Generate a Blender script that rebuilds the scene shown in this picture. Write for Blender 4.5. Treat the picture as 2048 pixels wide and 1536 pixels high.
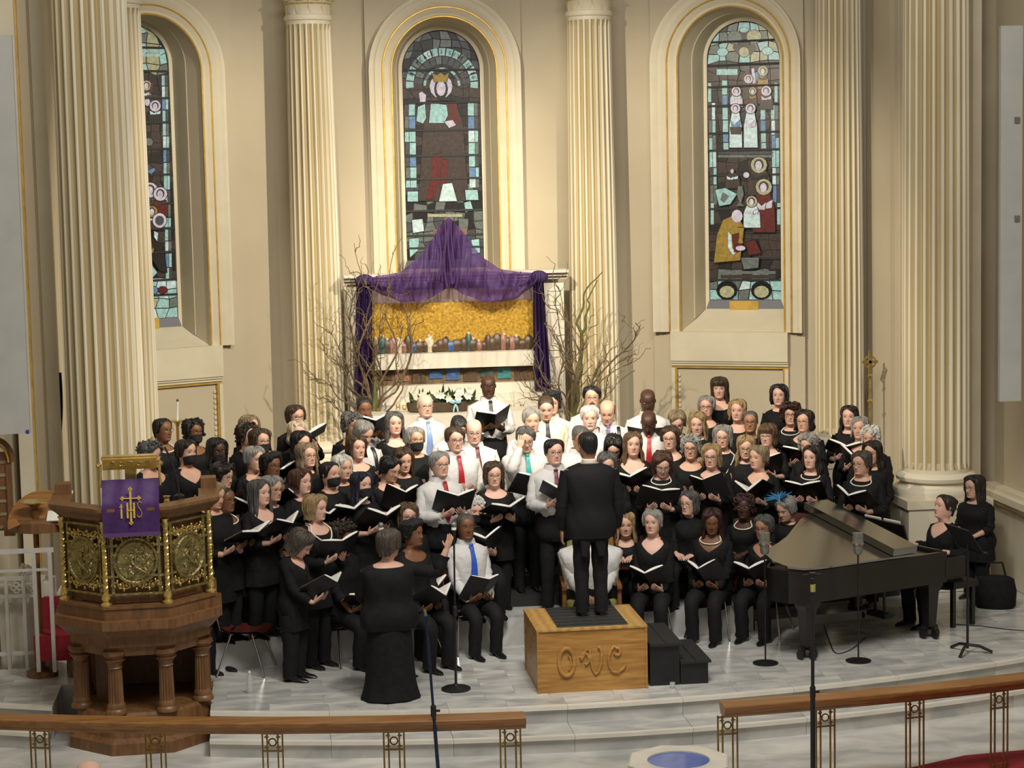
import bpy, math, random
import numpy as np
from math import sin, cos, pi, radians, atan2, hypot
from mathutils import Vector, Matrix
random.seed(7); np.random.seed(7)
for o in list(bpy.data.objects): bpy.data.objects.remove(o)
SC = bpy.context.scene
COL = SC.collection
# ---------------------------------------------------------------- camera
FPX = 4000.0; PITCH = radians(5.93); ROLL = .0215; YAW = .12; CAM = np.array([-2.15, 0, 5.0])
_fw = np.array([sin(YAW)*cos(PITCH), cos(YAW)*cos(PITCH), -sin(PITCH)])
_r0 = np.array([cos(YAW), -sin(YAW), 0.]); _u0 = np.cross(_r0, _fw)
_rt = _r0*cos(ROLL)-_u0*sin(ROLL); _up = _u0*cos(ROLL)+_r0*sin(ROLL)
cd = bpy.data.cameras.new('camera'); cam = bpy.data.objects.new('camera', cd); COL.objects.link(cam)
cd.sensor_width = 36; cd.lens = 36*FPX/2048; cd.clip_end = 200
cam.matrix_world = Matrix(((_rt[0], _up[0], -_fw[0], CAM[0]), (_rt[1], _up[1], -_fw[1], CAM[1]), (_rt[2], _up[2], -_fw[2], CAM[2]), (0, 0, 0, 1)))
SC.camera = cam
# ---------------------------------------------------------------- world, lamps, exposure
wd = bpy.data.worlds.new('world'); SC.world = wd; wd.use_nodes = True
bg = wd.node_tree.nodes['Background']; bg.inputs[0].default_value = (1, .93, .82, 1); bg.inputs[1].default_value = .20
def lamp(name, kind, loc, target, energy, color, size=1., **k):
    d = bpy.data.lights.new(name, kind); d.energy = energy; d.color = color
    o = bpy.data.objects.new(name, d); COL.objects.link(o); o.location = loc
    o.rotation_euler = (Vector(target)-Vector(loc)).to_track_quat('-Z', 'Y').to_euler()
    if kind == 'AREA': d.shape = 'RECTANGLE'; d.size = size; d.size_y = k.get('sy', size)
    if kind == 'SPOT': d.spot_size = k.get('ang', 1.); d.spot_blend = .6; d.shadow_soft_size = size
    return o
WARM = (1, .89, .70)
lamp('nave_ceiling_light', 'AREA', (.5, 12, 11.0), (.5, 20, 0.), 900, (1, .97, .91), 7, sy=3)  # unseen area lamp added as broad fill from the nave side
lamp('chancel_spot', 'SPOT', (-2.2, 17.6, 8.4), (2.7, 26.3, 2.4), 3300, WARM, .10, ang=radians(54))
lamp('chancel_spot', 'SPOT', (3.5, 17.6, 8.4), (-2.0, 26.3, 2.4), 3300, WARM, .10, ang=radians(54))
lamp('choir_light', 'SPOT', (1.0, 14.5, 10.5), (-1.6, 21.2, .6), 1250, (1, .95, .87), .5, ang=radians(44))  # added spot without a visible fixture, lifts the left singers and floor
lamp('choir_light', 'SPOT', (0.2, 14.5, 10.5), (3.0, 21.2, .6), 1250, (1, .95, .87), .5, ang=radians(44))  # its added twin, lifts the right singers and floor
vs = SC.view_settings; vs.view_transform = 'Standard'; vs.look = 'None'; vs.gamma = 1; vs.exposure = 0.0; vs.use_curve_mapping = False
# ---------------------------------------------------------------- pixel helpers (2048 x 1536 frame)
def ray(px, py): return _fw+_rt*(px-1024)/FPX-_up*(py-768)/FPX
def atY(px, py, Y): d = ray(px, py); return CAM+d*((Y-CAM[1])/d[1])
def atZ(px, py, z): d = ray(px, py); return CAM+d*((z-CAM[2])/d[2])
# ---------------------------------------------------------------- mesh helpers
_gf = {}
def gfaces(nr, nc, closed):
    k = (nr, nc, closed)
    if k not in _gf:
        m = nc if closed else nc-1
        _gf[k] = [(i*nc+j, i*nc+(j+1) % nc, (i+1)*nc+(j+1) % nc, (i+1)*nc+j) for i in range(nr-1) for j in range(m)]
    return _gf[k]
BOXF = [(0, 3, 2, 1), (4, 5, 6, 7), (0, 1, 5, 4), (1, 2, 6, 5), (2, 3, 7, 6), (3, 0, 4, 7)]
class MB:
    def __init__(s): s.v = []; s.f = []; s.m = []; s.n = 0
    def add(s, V, F, m=0):
        V = np.asarray(V, float).reshape(-1, 3); n = s.n
        s.v.append(V); s.f += [tuple(i+n for i in f) for f in F]
        s.m += ([m]*len(F) if isinstance(m, int) else list(m)); s.n += len(V); return s
    def box(s, c, d, m=0, rz=0, R=None):
        x, y, z = (q/2 for q in d)
        V = np.array([(-x, -y, -z), (x, -y, -z), (x, y, -z), (-x, y, -z), (-x, -y, z), (x, -y, z), (x, y, z), (-x, y, z)])
        if rz: c_, s_ = cos(rz), sin(rz); V = V@np.array([(c_, s_, 0), (-s_, c_, 0), (0, 0, 1)])
        if R is not None: V = V@np.asarray(R).T
        return s.add(V+np.array(c), BOXF, m)
    def hexa(s, V, m=0): return s.add(V, BOXF, m)
    def grid(s, P, closed=False, m=0, cap0=False, cap1=False):
        P = np.asarray(P, float); nr, nc = P.shape[:2]; F = list(gfaces(nr, nc, closed))
        if cap0: F.append(tuple(range(nc))[::-1])
        if cap1: F.append(tuple((nr-1)*nc+i for i in range(nc)))
        return s.add(P.reshape(-1, 3), F, m if isinstance(m, int) else list(m)+[0]*(len(F)-len(m)))
    def tube(s, path, r, n=8, m=0, cap=True, flat=None):
        P = np.asarray(path, float); k = len(P); r = np.broadcast_to(np.asarray(r, float), (k,))
        T = np.gradient(P, axis=0); T /= np.linalg.norm(T, axis=1)[:, None]+1e-12
        up = np.array([0, 0, 1.]) if abs(T[0][2]) < .9 else np.array([0, 1., 0])
        N = np.cross(T[0], up); N /= np.linalg.norm(N); a = np.linspace(0, 2*pi, n, endpoint=False); out = []
        for i in range(k):
            N = N-T[i]*(N@T[i]); N /= np.linalg.norm(N)+1e-12; B = np.cross(T[i], N)
            q = 1 if flat is None else flat
            out.append(P[i]+r[i]*(np.cos(a)[:, None]*N+q*np.sin(a)[:, None]*B))
        return s.grid(np.array(out), True, m, cap, cap)
    def lathe(s, prof, n=24, c=(0, 0, 0), m=0, a0=0):
        prof = np.asarray(prof, float); a = np.linspace(0, 2*pi, n, endpoint=False)+a0
        P = np.stack([prof[:, None, 0]*np.cos(a), prof[:, None, 0]*np.sin(a), np.repeat(prof[:, 1:2], n, 1)], -1)+np.array(c)
        return s.grid(P, True, m, prof[0, 0] > 1e-5, prof[-1, 0] > 1e-5)
    def ball(s, c, r, n=10, k=7, m=0, R=None):
        th = np.linspace(0, pi, k); a = np.linspace(0, 2*pi, n, endpoint=False)
        U = np.stack([np.sin(th)[:, None]*np.cos(a), np.sin(th)[:, None]*np.sin(a), np.repeat(-np.cos(th)[:, None], n, 1)], -1)*np.asarray(r, float)
        if R is not None: U = U@np.asarray(R).T
        return s.grid(U+np.asarray(c, float), True, m)
    def poly(s, pts2, z0, z1, m=0):
        n = len(pts2); V = [(x, y, z0) for x, y in pts2]+[(x, y, z1) for x, y in pts2]
        return s.add(V, [tuple(range(n))[::-1], tuple(range(n, 2*n))]+[(i, (i+1) % n, n+(i+1) % n, n+i) for i in range(n)], m)
    def mesh(s, name, mats, smooth=40):
        me = bpy.data.meshes.new(name); V = np.concatenate(s.v) if s.v else np.zeros((0, 3))
        me.from_pydata(V.tolist(), [], s.f)
        for q in (mats if isinstance(mats, (list, tuple)) else [mats]): me.materials.append(q)
        if len(me.polygons):
            me.polygons.foreach_set('material_index', s.m)
            if smooth: me.polygons.foreach_set('use_smooth', [True]*len(me.polygons)); me.set_sharp_from_angle(angle=radians(smooth))
        return me
    def build(s, name, mats, parent=None, smooth=40, loc=None, rz=0):
        o = bpy.data.objects.new(name, s.mesh(name, mats, smooth)); COL.objects.link(o)
        if parent: o.parent = parent
        if loc is not None: o.location = loc
        if rz: o.rotation_euler = (0, 0, rz)
        return o
def tag(o, label=None, cat=None, group=None, kind=None):
    for k, v in (('label', label), ('category', cat), ('group', group), ('kind', kind)):
        if v: o[k] = v
    return o
def empty(name, loc=(0, 0, 0), rz=0, **k):
    o = bpy.data.objects.new(name, None); COL.objects.link(o); o.location = loc; o.rotation_euler = (0, 0, rz); o.empty_display_size = .1
    return tag(o, **k)
def link(name, me, parent=None, loc=(0, 0, 0), rz=0):
    o = bpy.data.objects.new(name, me); COL.objects.link(o); o.parent = parent; o.location = loc; o.rotation_euler = (0, 0, rz); return o
def clone(root, loc, rz, parent=None):
    r = root.copy(); COL.objects.link(r); r.location = loc; r.rotation_euler = (0, 0, rz)
    for ch in list(root.children):
        c = ch.copy(); COL.objects.link(c); c.parent = r
        for g in ch.children:
            d = g.copy(); COL.objects.link(d); d.parent = c
    return r
def sm(x, xs, ys):
    xs = np.asarray(xs, float); ys = np.asarray(ys, float); x = np.clip(x, xs[0], xs[-1])
    d = np.gradient(ys, xs); i = np.clip(np.searchsorted(xs, x, 'right')-1, 0, len(xs)-2)
    h = xs[i+1]-xs[i]; t = (x-xs[i])/h
    return (2*t**3-3*t**2+1)*ys[i]+(t**3-2*t**2+t)*h*d[i]+(-2*t**3+3*t**2)*ys[i+1]+(t**3-t**2)*h*d[i+1]
def sstep(a, b, x): t = np.clip((x-a)/(b-a), 0, 1); return t*t*(3-2*t)
# ---------------------------------------------------------------- materials
def srgb(r, g, b): return tuple(((q/255)/12.92 if q/255 <= .04045 else ((q/255+.055)/1.055)**2.4) for q in (r, g, b))
def pm(name, c, c2=None, scale=6., rough=.6, metal=0., bump=0., bscale=40., emit=0., wave=None, detail=4., stretch=None, spec=None, alpha=None, voro=False, rnd=0., sheen=0.):
    m = bpy.data.materials.new(name); m.use_nodes = True; nt = m.node_tree; N = nt.nodes; L = nt.links
    b = N['Principled BSDF']; b.inputs['Roughness'].default_value = rough; b.inputs['Metallic'].default_value = metal
    if spec is not None: b.inputs['Specular IOR Level'].default_value = spec
    if sheen: b.inputs['Sheen Weight'].default_value = sheen
    tc = N.new('ShaderNodeTexCoord'); mp = N.new('ShaderNodeMapping'); L.new(tc.outputs['Object'], mp.inputs[0])
    if stretch: mp.inputs['Scale'].default_value = stretch
    c2 = c2 or tuple(q*.82 for q in c)
    if voro: t = N.new('ShaderNodeTexVoronoi'); t.inputs['Scale'].default_value = scale; out = t.outputs['Distance']
    elif wave: t = N.new('ShaderNodeTexWave'); t.inputs['Scale'].default_value = scale; t.inputs['Distortion'].default_value = wave; t.inputs['Detail'].default_value = 3; t.inputs['Detail Scale'].default_value = 1.5; out = t.outputs['Fac']
    else: t = N.new('ShaderNodeTexNoise'); t.inputs['Scale'].default_value = scale; t.inputs['Detail'].default_value = detail; t.inputs['Distortion'].default_value = .6; out = t.outputs['Fac']
    L.new(mp.outputs[0], t.inputs['Vector'])
    rp = N.new('ShaderNodeValToRGB'); rp.color_ramp.elements[0].position = .32; rp.color_ramp.elements[1].position = .68
    rp.color_ramp.elements[0].color = (*c2, 1); rp.color_ramp.elements[1].color = (*c, 1); L.new(out, rp.inputs[0]); co = rp.outputs[0]
    if rnd:
        oi = N.new('ShaderNodeObjectInfo'); hv = N.new('ShaderNodeHueSaturation'); mr = N.new('ShaderNodeMapRange')
        mr.inputs[3].default_value = 1-rnd; mr.inputs[4].default_value = 1+rnd; L.new(oi.outputs['Random'], mr.inputs[0])
        L.new(mr.outputs[0], hv.inputs['Value']); L.new(co, hv.inputs['Color']); co = hv.outputs[0]
        ad = N.new('ShaderNodeVectorMath'); ad.operation = 'ADD'; mu = N.new('ShaderNodeMath'); mu.operation = 'MULTIPLY'; mu.inputs[1].default_value = 40
        L.new(oi.outputs['Random'], mu.inputs[0]); L.new(mp.outputs[0], ad.inputs[0]); L.new(mu.outputs[0], ad.inputs[1]); L.new(ad.outputs[0], t.inputs['Vector'])
    L.new(co, b.inputs['Base Color'])
    if bump:
        n2 = N.new('ShaderNodeTexNoise'); n2.inputs['Scale'].default_value = bscale; n2.inputs['Detail'].default_value = 3
        bp = N.new('ShaderNodeBump'); bp.inputs['Strength'].default_value = bump; bp.inputs['Distance'].default_value = .02
        L.new(mp.outputs[0], n2.inputs['Vector']); L.new(n2.outputs[0], bp.inputs['Height']); L.new(bp.outputs[0], b.inputs['Normal'])
    if emit: L.new(co, b.inputs['Emission Color']); b.inputs['Emission Strength'].default_value = emit
    if alpha is not None: b.inputs['Alpha'].default_value = alpha
    return m
M = {}
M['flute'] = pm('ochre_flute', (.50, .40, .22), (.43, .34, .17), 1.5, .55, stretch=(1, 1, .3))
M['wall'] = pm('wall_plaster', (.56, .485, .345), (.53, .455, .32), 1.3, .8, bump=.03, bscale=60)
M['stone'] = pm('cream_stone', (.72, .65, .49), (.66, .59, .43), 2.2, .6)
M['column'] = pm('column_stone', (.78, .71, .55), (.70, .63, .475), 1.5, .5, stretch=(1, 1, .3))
M['gilt'] = pm('gilding', (.80, .53, .12), (.62, .38, .08), 8, .35, .55)
M['white'] = pm('white_marble', (.68, .635, .54), (.58, .53, .43), 2.5, .35)
M['marble'] = pm('floor_marble', (.62, .605, .56), (.34, .345, .335), 2.4, .22, wave=None, detail=9, rnd=.10, stretch=(1, 2.2, 1))
M['marble2'] = pm('step_marble', (.62, .60, .55), (.36, .36, .345), 1.9, .25, detail=9, rnd=.06, stretch=(1, 1.6, 1.6))
M['nosing'] = pm('step_nosing_marble', (.75, .71, .62), (.66, .62, .53), 3, .25, rnd=.04)
M['oak'] = pm('rail_oak', (.36, .17, .05), (.22, .09, .025), 3, .32, stretch=(.5, 9, 9))
M['darkwood'] = pm('pulpit_wood', (.20, .095, .035), (.12, .055, .02), 5, .42, stretch=(4, 4, .8))
M['podium'] = pm('podium_oak', (.50, .265, .07), (.27, .125, .026), 2.6, .38, stretch=(.8, 2.5, 9), detail=7)
M['brass'] = pm('polished_brass', (.72, .55, .20), (.50, .36, .10), 14, .26, .8)
M['oldbrass'] = pm('antique_brass', (.40, .33, .14), (.20, .16, .06), 22, .34, .8, bump=.7, bscale=45)
M['purple'] = pm('purple_damask', (.062, .013, .115), (.036, .007, .075), 26, .65)
M['redcloth'] = pm('red_carpet', (.28, .012, .022), (.2, .008, .016), 30, .9)
M['black'] = pm('black_cloth', (.0085, .0085, .009), (.005, .005, .0055), 12, .8, bump=.25, bscale=14, spec=.25)
M['black2'] = pm('black_knit', (.012, .012, .0125), (.007, .007, .0075), 18, .85, bump=.3, bscale=18, spec=.2)
M['suit'] = pm('suit_wool', (.008, .008, .009), (.006, .006, .0065), 30, .75, bump=.15, bscale=16, spec=.25)
M['shirt'] = pm('white_shirt', (.61, .60, .585), (.56, .55, .535), 8, .75, bump=.9, bscale=9)
M['cream'] = pm('cream_shirt', (.74, .66, .48), (.69, .61, .43), 8, .75, bump=.5, bscale=11)
M['trouser'] = pm('black_trousers', (.011, .011, .012), (.007, .007, .008), 20, .8, bump=.2, bscale=12, spec=.25)
M['shoe'] = pm('black_leather', (.01, .01, .01), (.006, .006, .006), 20, .3)
M['mask'] = pm('black_mask', (.012, .012, .013), (.008, .008, .009), 20, .85)
M['pearl'] = pm('pearls', (.80, .74, .62), (.72, .66, .52), 60, .3)
M['frame'] = pm('dark_spectacle_frame', (.05, .03, .025), (.03, .02, .015), 20, .3)
M['folder'] = pm('black_folder', (.012, .012, .013), (.008, .008, .009), 20, .5)
M['paper'] = pm('sheet_paper', (.82, .80, .74), (.74, .72, .66), 30, .8)
M['ebony'] = pm('ebony_lacquer', (.012, .0115, .011), (.009, .0085, .008), 6, .3, spec=.6)
M['lid'] = pm('satin_ebony_lid', (.02, .018, .014), (.014, .013, .01), 9, .16, wave=2, stretch=(1, 12, 1), spec=1.); M['lid'].node_tree.nodes['Principled BSDF'].inputs['IOR'].default_value = 2.3
M['metal'] = pm('chrome', (.62, .60, .56), (.5, .48, .45), 9, .2, 1.)
M['blackmetal'] = pm('black_metal', (.012, .012, .013), (.008, .008, .008), 12, .4)
M['blueblack'] = pm('blue_black_metal', (.02, .035, .09), (.012, .02, .05), 12, .3, .4)
M['grey'] = pm('microphone_grey', (.24, .24, .21), (.17, .17, .15), 30, .35, .4)
M['chair'] = pm('red_brown_shell', (.09, .018, .012), (.06, .012, .008), 6, .35)
M['green'] = pm('green_cushion', (.28, .27, .09), (.17, .18, .06), 25, .85)
M['bark'] = pm('willow_bark', (.17, .115, .06), (.085, .06, .03), 20, .8)
M['moss'] = pm('mossy_bark', (.13, .12, .035), (.07, .075, .02), 14, .85)
M['leaf'] = pm('dark_leaf', (.035, .065, .02), (.02, .04, .012), 12, .5)
M['lily'] = pm('white_petal', (.82, .80, .72), (.7, .72, .55), 14, .5)
M['basket'] = pm('planter_brown', (.07, .045, .02), (.04, .026, .012), 20, .8)
M['ribbon'] = pm('pale_blue_ribbon', (.36, .52, .60), (.28, .42, .5), 12, .5)
M['screen'] = pm('grey_screen', (.46, .46, .43), (.42, .42, .395), 3, .7)
M['logo'] = pm('blue_logo', (.02, .05, .35), (.015, .04, .28), 9, .5)
M['lead'] = pm('window_lead', (.012, .012, .012), (.008, .008, .008), 20, .6)
M['whitepaint'] = pm('white_painted_metal', (.60, .58, .53), (.53, .51, .46), 6, .4)
M['bluebowl'] = pm('blue_glass_bowl', (.06, .15, .50), (.03, .08, .34), 5, .08)
M['rubber'] = pm('black_rubber', (.016, .017, .016), (.010, .011, .010), 40, .7)
M['cord'] = pm('dark_cord', (.03, .03, .03), (.02, .02, .02), 20, .6)
M['clear'] = pm('clear_plastic', (.7, .72, .72), (.6, .62, .62), 9, .12, spec=.8, alpha=.45)
M['mosaic'] = pm('gold_mosaic', (.70, .42, .06), (.30, .16, .015), 30, .38, .35, detail=6)
# ================================================================ THE SETTING
def proj(P):
    d = np.asarray(P, float)-CAM; w = d@_fw; return 1024+FPX*(d@_rt)/w, 768-FPX*(d@_up)/w
def S(o): return tag(o, kind='structure')
# ---- floors and steps
def edgeY(X): return 18.36+(X-.6)**2/26
def edge2(X): return 17.92+(X-.8)**2/26
GL, GR = -4.36, -2.84          # recess in the steps where the pulpit stands
lo = S(MB().poly([(-14, 6), (14, 6), (14, 21), (-14, 21)], -.6, -.33).build('floor', M['marble2'], smooth=0))
def strip(f0, f1, x0, x1, n, z0, z1, m, name, parent, gap=.0015):
    xs = np.linspace(x0, x1, n+1)
    for a, b in zip(xs[:-1], xs[1:]):
        q = np.linspace(a+gap, b-gap, 3)
        MB().poly([(x, f0(x)) for x in q]+[(x, f1(x)) for x in q[::-1]], z0, z1).build(name, m, parent, smooth=0)
def stage(x0, x1, back, nm, nseg):
    q = np.linspace(x0, x1, 25)
    st = S(MB().poly([(x, edgeY(x)+.02) for x in q]+[(x1, back), (x0, back)], -.4, -.006).build(nm, M['marble2'], smooth=0))
    S(st)
    strip(lambda x: edgeY(x)-.03, lambda x: edgeY(x)+.045, x0, x1, nseg, -.035, .001, M['nosing'], 'nosing_slab', st)
    strip(lambda x: edgeY(x)+.046, lambda x: edgeY(x)+.30, x0, x1, nseg*2, -.035, 0, M['marble'], 'border_slab', st, .002)
    strip(edgeY, lambda x: edgeY(x)+.03, x0, x1, nseg, -.165, -.036, M['marble2'], 'riser_slab', st)
    strip(lambda x: edge2(x)-.03, lambda x: edge2(x)+.03, x0, x1, nseg, -.20, -.164, M['nosing'], 'nosing_slab', st)
    strip(lambda x: edge2(x)+.031, lambda x: edgeY(x)+.01, x0, x1, nseg, -.20, -.165, M['marble'], 'tread_slab', st, .002)
    strip(edge2, lambda x: edge2(x)+.03, x0, x1, nseg, -.33, -.201, M['marble2'], 'riser_slab', st)
    return st
floor_main = stage(GR, 9.5, 24, 'floor_stage', 11)
floor_left = stage(-9.5, GL, 24, 'floor_stage_left', 5)
S(MB().poly([(GL, 20.15), (GR, 20.15), (GR, 24), (GL, 24)], -.4, -.002).build('floor_behind_pulpit', M['marble2'], smooth=0))
tw, td = .62, .31
for j in range(11):
    y0 = 18.3+j*td
    for i in range(-16, 16):
        a = i*tw+(j % 2)*tw/2+.1; b = a+tw
        if b > GL and a < GR:
            if y0 < 20.15: continue
        if a < -7.5 or b > 7.6: continue
        lo_a, lo_b = max(y0, edgeY(a)+.303), max(y0, edgeY(b)+.303); y1 = y0+td
        if min(y1-lo_a, y1-lo_b) < .03: continue
        g = .003
        MB().poly([(a+g, lo_a+g), (b-g, lo_b+g), (b-g, y1-g), (a+g, y1-g)], -.006, 0).build('marble_tile', M['marble'], floor_main, smooth=0)
# red aisle carpet at the right foot of the steps
q = [atZ(x, y, -.325)[:2] for x, y in ((1815, 1538), (1930, 1512), (2060, 1500), (2500, 1490), (2500, 1800), (1760, 1800))]
tag(MB().poly(q, -.33, -.318).build('carpet', M['redcloth'], smooth=0), 'red carpet on the lower floor behind the right altar rail', 'carpet')
# choir risers (hidden under the singers)
def rowY(k, X): return 21.15+.55*k-.045*(min(X, .6)-.6)**2+.20*max(0, X-2.2)
ROWZ = [.3, .42, .53, .64, .75, .86]
for k in range(6):
    for xa, xb, dz_, sd in ((-3.36 if k > 1 else -3.2, 2.99, 0, 'left'), (3.01, 4.95, .2, 'right')):
        xs = np.linspace(xa, xb, 20 if dz_ == 0 else 6)
        f0 = [(x, rowY(k, x)-.275) for x in xs]; f1 = [(x, rowY(k, x)+.27) for x in xs[::-1]]
        o = MB().poly(f0+f1, .0, ROWZ[k]-dz_).build('choir_riser', M['marble' if k == 0 else 'rubber'], smooth=0)
        tag(o, ['lowest', 'second', 'third', 'fourth', 'fifth', 'highest'][k]+' riser step under the choir, '+sd+' run', 'riser', 'choir risers')
# ---- apse bays
class Bay:
    def __init__(s, p, q):
        s.o = np.array(p, float); d = np.array(q, float)-s.o; s.len = np.linalg.norm(d); s.d = d/s.len; s.n = np.array([s.d[1], -s.d[0]])
    def P(s, a, z, off=0.):
        a, z, off = np.broadcast_arrays(np.asarray(a, float), np.asarray(z, float), np.asarray(off, float))
        return np.stack([s.o[0]+s.d[0]*a+s.n[0]*off, s.o[1]+s.d[1]*a+s.n[1]*off, z], -1)
    def hit(s, px, py, off=0.):
        r = ray(px, py); o = s.o+s.n*off; t = ((o-CAM[:2])@s.n)/(r[:2]@s.n); w = CAM+r*t
        return (w[:2]-o)@s.d, w[2]
    def slab(s, mb, a, b, z0, z1, off0, off1, m=0):
        return mb.hexa(s.P([a, b, b, a, a, b, b, a], [z0]*4+[z1]*4, [off1, off1, off0, off0]*2), m)
ZT = 8.6
CL, CR = np.array([-1.98, 27.]), np.array([2.72, 27.])
A = radians(27.5)
bayC = Bay(CL, CR)
bayR = Bay(CR, CR+np.array([cos(A), -sin(A)])*3.3)
bayL = Bay(CL-np.array([cos(A), sin(A)])*3.0, CL)
def apath(sc, R, zsp, zb, n=28):
    th = np.linspace(pi, 0, n)
    return np.concatenate([[sc-R], sc+R*np.cos(th), [sc+R]]), np.concatenate([[zb], zsp+R*np.sin(th), [zb]])
def window(idx, bay, wallname, inner, outer, glass, top, gtop, gbot, obot, pa, pb, ncol, nrow, paint, details, bars):
    """inner/outer/glass: (sL, sR); top..: heights"""
    sc = (inner[0]+inner[1])/2; Ri = (inner[1]-inner[0])/2; Ro = (outer[1]-outer[0])/2; so = (outer[0]+outer[1])/2
    zsp = top-Ri; gc = (glass[0]+glass[1])/2; Rg = (glass[1]-glass[0])/2; gsp = gtop-Rg
    # projecting wall panel with arched hole
    mb = MB(); W = 0.
    ca = [atan2(ZT-zsp, pb-sc), atan2(ZT-zsp, pa-sc)]
    th = np.array(sorted(list(np.linspace(pi, 0, 33))+ca, reverse=True))
    a_in = np.concatenate([[sc-Ri], sc+Ri*np.cos(th), [sc+Ri]]); z_in = np.concatenate([[obot], zsp+Ri*np.sin(th), [obot]])
    t = np.minimum(np.where(np.cos(th) > 0, (pb-sc), (sc-pa))/np.maximum(abs(np.cos(th)), 1e-6), (ZT-zsp)/np.maximum(np.sin(th), 1e-6))
    a_out = np.concatenate([[pa], sc+t*np.cos(th), [pb]]); z_out = np.concatenate([[obot], zsp+t*np.sin(th), [obot]])
    mb.grid(np.stack([bay.P(a_out, z_out, -.3), bay.P(a_out, z_out, W), bay.P(a_in, z_in, W)]))
    bay.slab(mb, pa, pb, -.1, obot, -.3, W)
    bay.slab(mb, -.05, pa+.01, -.1, ZT, -.4, -.08); bay.slab(mb, pb-.01, bay.len+.05, -.1, ZT, -.4, -.08)
    wall = S(mb.build(wallname, M['wall'], smooth=0))
    win = empty('window_%d' % idx, bay.P(gc, gbot, -.5).tolist(), kind='structure')
    off0 = np.array(win.location)
    def put(mb, name, m, parent=win, smooth=30):
        o = mb.build(name, m, parent, smooth)
        if parent is win:
            for v in o.data.vertices: v.co -= Vector(off0)
        return o
    # architrave
    w = Ro-Ri; prof = [(0, -.02), (0, .03), (.09*w, .045), (.16*w, .03), (.24*w, .05), (.36*w, .07), (.40*w, .05), (.46*w, .06), (.6*w, .085), (.75*w, .10), (.80*w, .085), (.9*w, .11), (w, .11), (w, 0)]
    rows = []
    for e, h in prof:
        u, v = apath(sc+(so-sc)*e/w, Ri+e, zsp, obot); rows.append(bay.P(u, v, h))
    put(MB().grid(np.array(rows)), 'architrave', M['stone'], smooth=60)
    for e, h in ((.02*w, .045), (.40*w, .068)):
        u, v = apath(sc+(so-sc)*e/w, Ri+e, zsp, obot)
        put(MB().tube(bay.P(u, v, h), .012, 6), 'gilt_line', M['gilt'])
    # reveal and sill
    rows = []
    for f, off in ((0, 0), (.55, -.22), (.62, -.22), (1, -.46), (1, -.5)):
        R = Ri+(Rg+.05-Ri)*f; u, v = apath(sc+(gc-sc)*f, R, zsp+(gsp-zsp)*f, obot+(gbot-.12-obot)*f); rows.append(bay.P(u, v, off))
    put(MB().grid(np.array(rows)), 'reveal', M['wall'], smooth=50)
    mb = MB(); mb.add(np.concatenate([bay.P([sc-Ri, sc+Ri], [obot]*2, [.02]*2), bay.P([gc+Rg+.05, gc-Rg-.05], [gbot-.12]*2, [-.48]*2)]), [(0, 1, 2, 3)])
    put(mb, 'sill', M['stone'], smooth=0)
    u, v = apath(gc, Rg+.05, gsp, gbot-.14); u2, v2 = apath(gc, Rg, gsp, gbot)
    put(MB().grid(np.stack([bay.P(u, v, -.48), bay.P(u2, v2, -.48), bay.P(u2, v2, -.53)])), 'window_surround', M['stone'])
    n = len(u2); mb = MB(); mb.add(np.concatenate([bay.P(u2, v2, -.515), bay.P(u2, v2, -.53)]), [tuple(range(n)), tuple(range(n, 2*n))[::-1]])
    put(mb, 'lead', M['lead'], smooth=0)
    # panes
    rg = random.Random(idx)
    ss = np.linspace(gc-Rg, gc+Rg, ncol+1); zz = np.linspace(gbot, gsp+Rg, nrow+1)
    ds, dz = ss[1]-ss[0], zz[1]-zz[0]; V = {}
    for i in range(nrow+1):
        for j in range(ncol+1):
            a = ss[j]+(rg.uniform(-.28, .28)*ds if 0 < j < ncol else 0); z = zz[i]+(rg.uniform(-.25, .25)*dz if 0 < i < nrow else 0)
            if z > gsp:
                r = hypot(a-gc, z-gsp)
                if r > Rg*.985: a = gc+(a-gc)*Rg*.985/r; z = gsp+(z-gsp)*Rg*.985/r
            V[i, j] = np.array([a, z])
    def pane(pts, colr, o0, o1):
        pts = np.array(pts); n = len(pts); mb = MB()
        mb.add(np.concatenate([bay.P(pts[:, 0], pts[:, 1], o0), bay.P(pts[:, 0], pts[:, 1], o1)]), [tuple(range(n, 2*n))]+[(k, (k+1) % n, n+(k+1) % n, n+k) for k in range(n)])
        put(mb, 'pane', GLASS[colr], smooth=0)
    for i in range(nrow):
        for j in range(ncol):
            c4 = np.array([V[i, j], V[i, j+1], V[i+1, j+1], V[i+1, j]]); d1 = c4[2]-c4[0]; d2 = c4[3]-c4[1]; ar = abs(d1[0]*d2[1]-d1[1]*d2[0])/2
            if ar < ds*dz*.18: continue
            c = c4.mean(0); px, py = proj(bay.P(c[0], c[1], -.5)); k = paint(px, py, rg)
            pane(c+(c4-c)*(.90 if k not in 'kb' else .94), k, -.515, -.505)
    lay = [0]
    def pxpts(pts): return np.array([bay.hit(x_, y_, -.5) for x_, y_ in pts])
    def dpane(pts, k, lead=True):
        q = pxpts(pts); c = q.mean(0); o_ = -.505+.0007*lay[0]; lay[0] += 1
        if lead: pane(c+(q-c)*(1+.010/max(.02, np.abs(q-c).max())), 'x', o_-.004, o_)
        pane(q, k, o_-.004, o_+.0012)
    def ell(cx, cy, rx, ry, n=12): return [(cx+rx*cos(t_), cy+ry*sin(t_)) for t_ in np.linspace(0, 2*pi, n, endpoint=False)]
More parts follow.
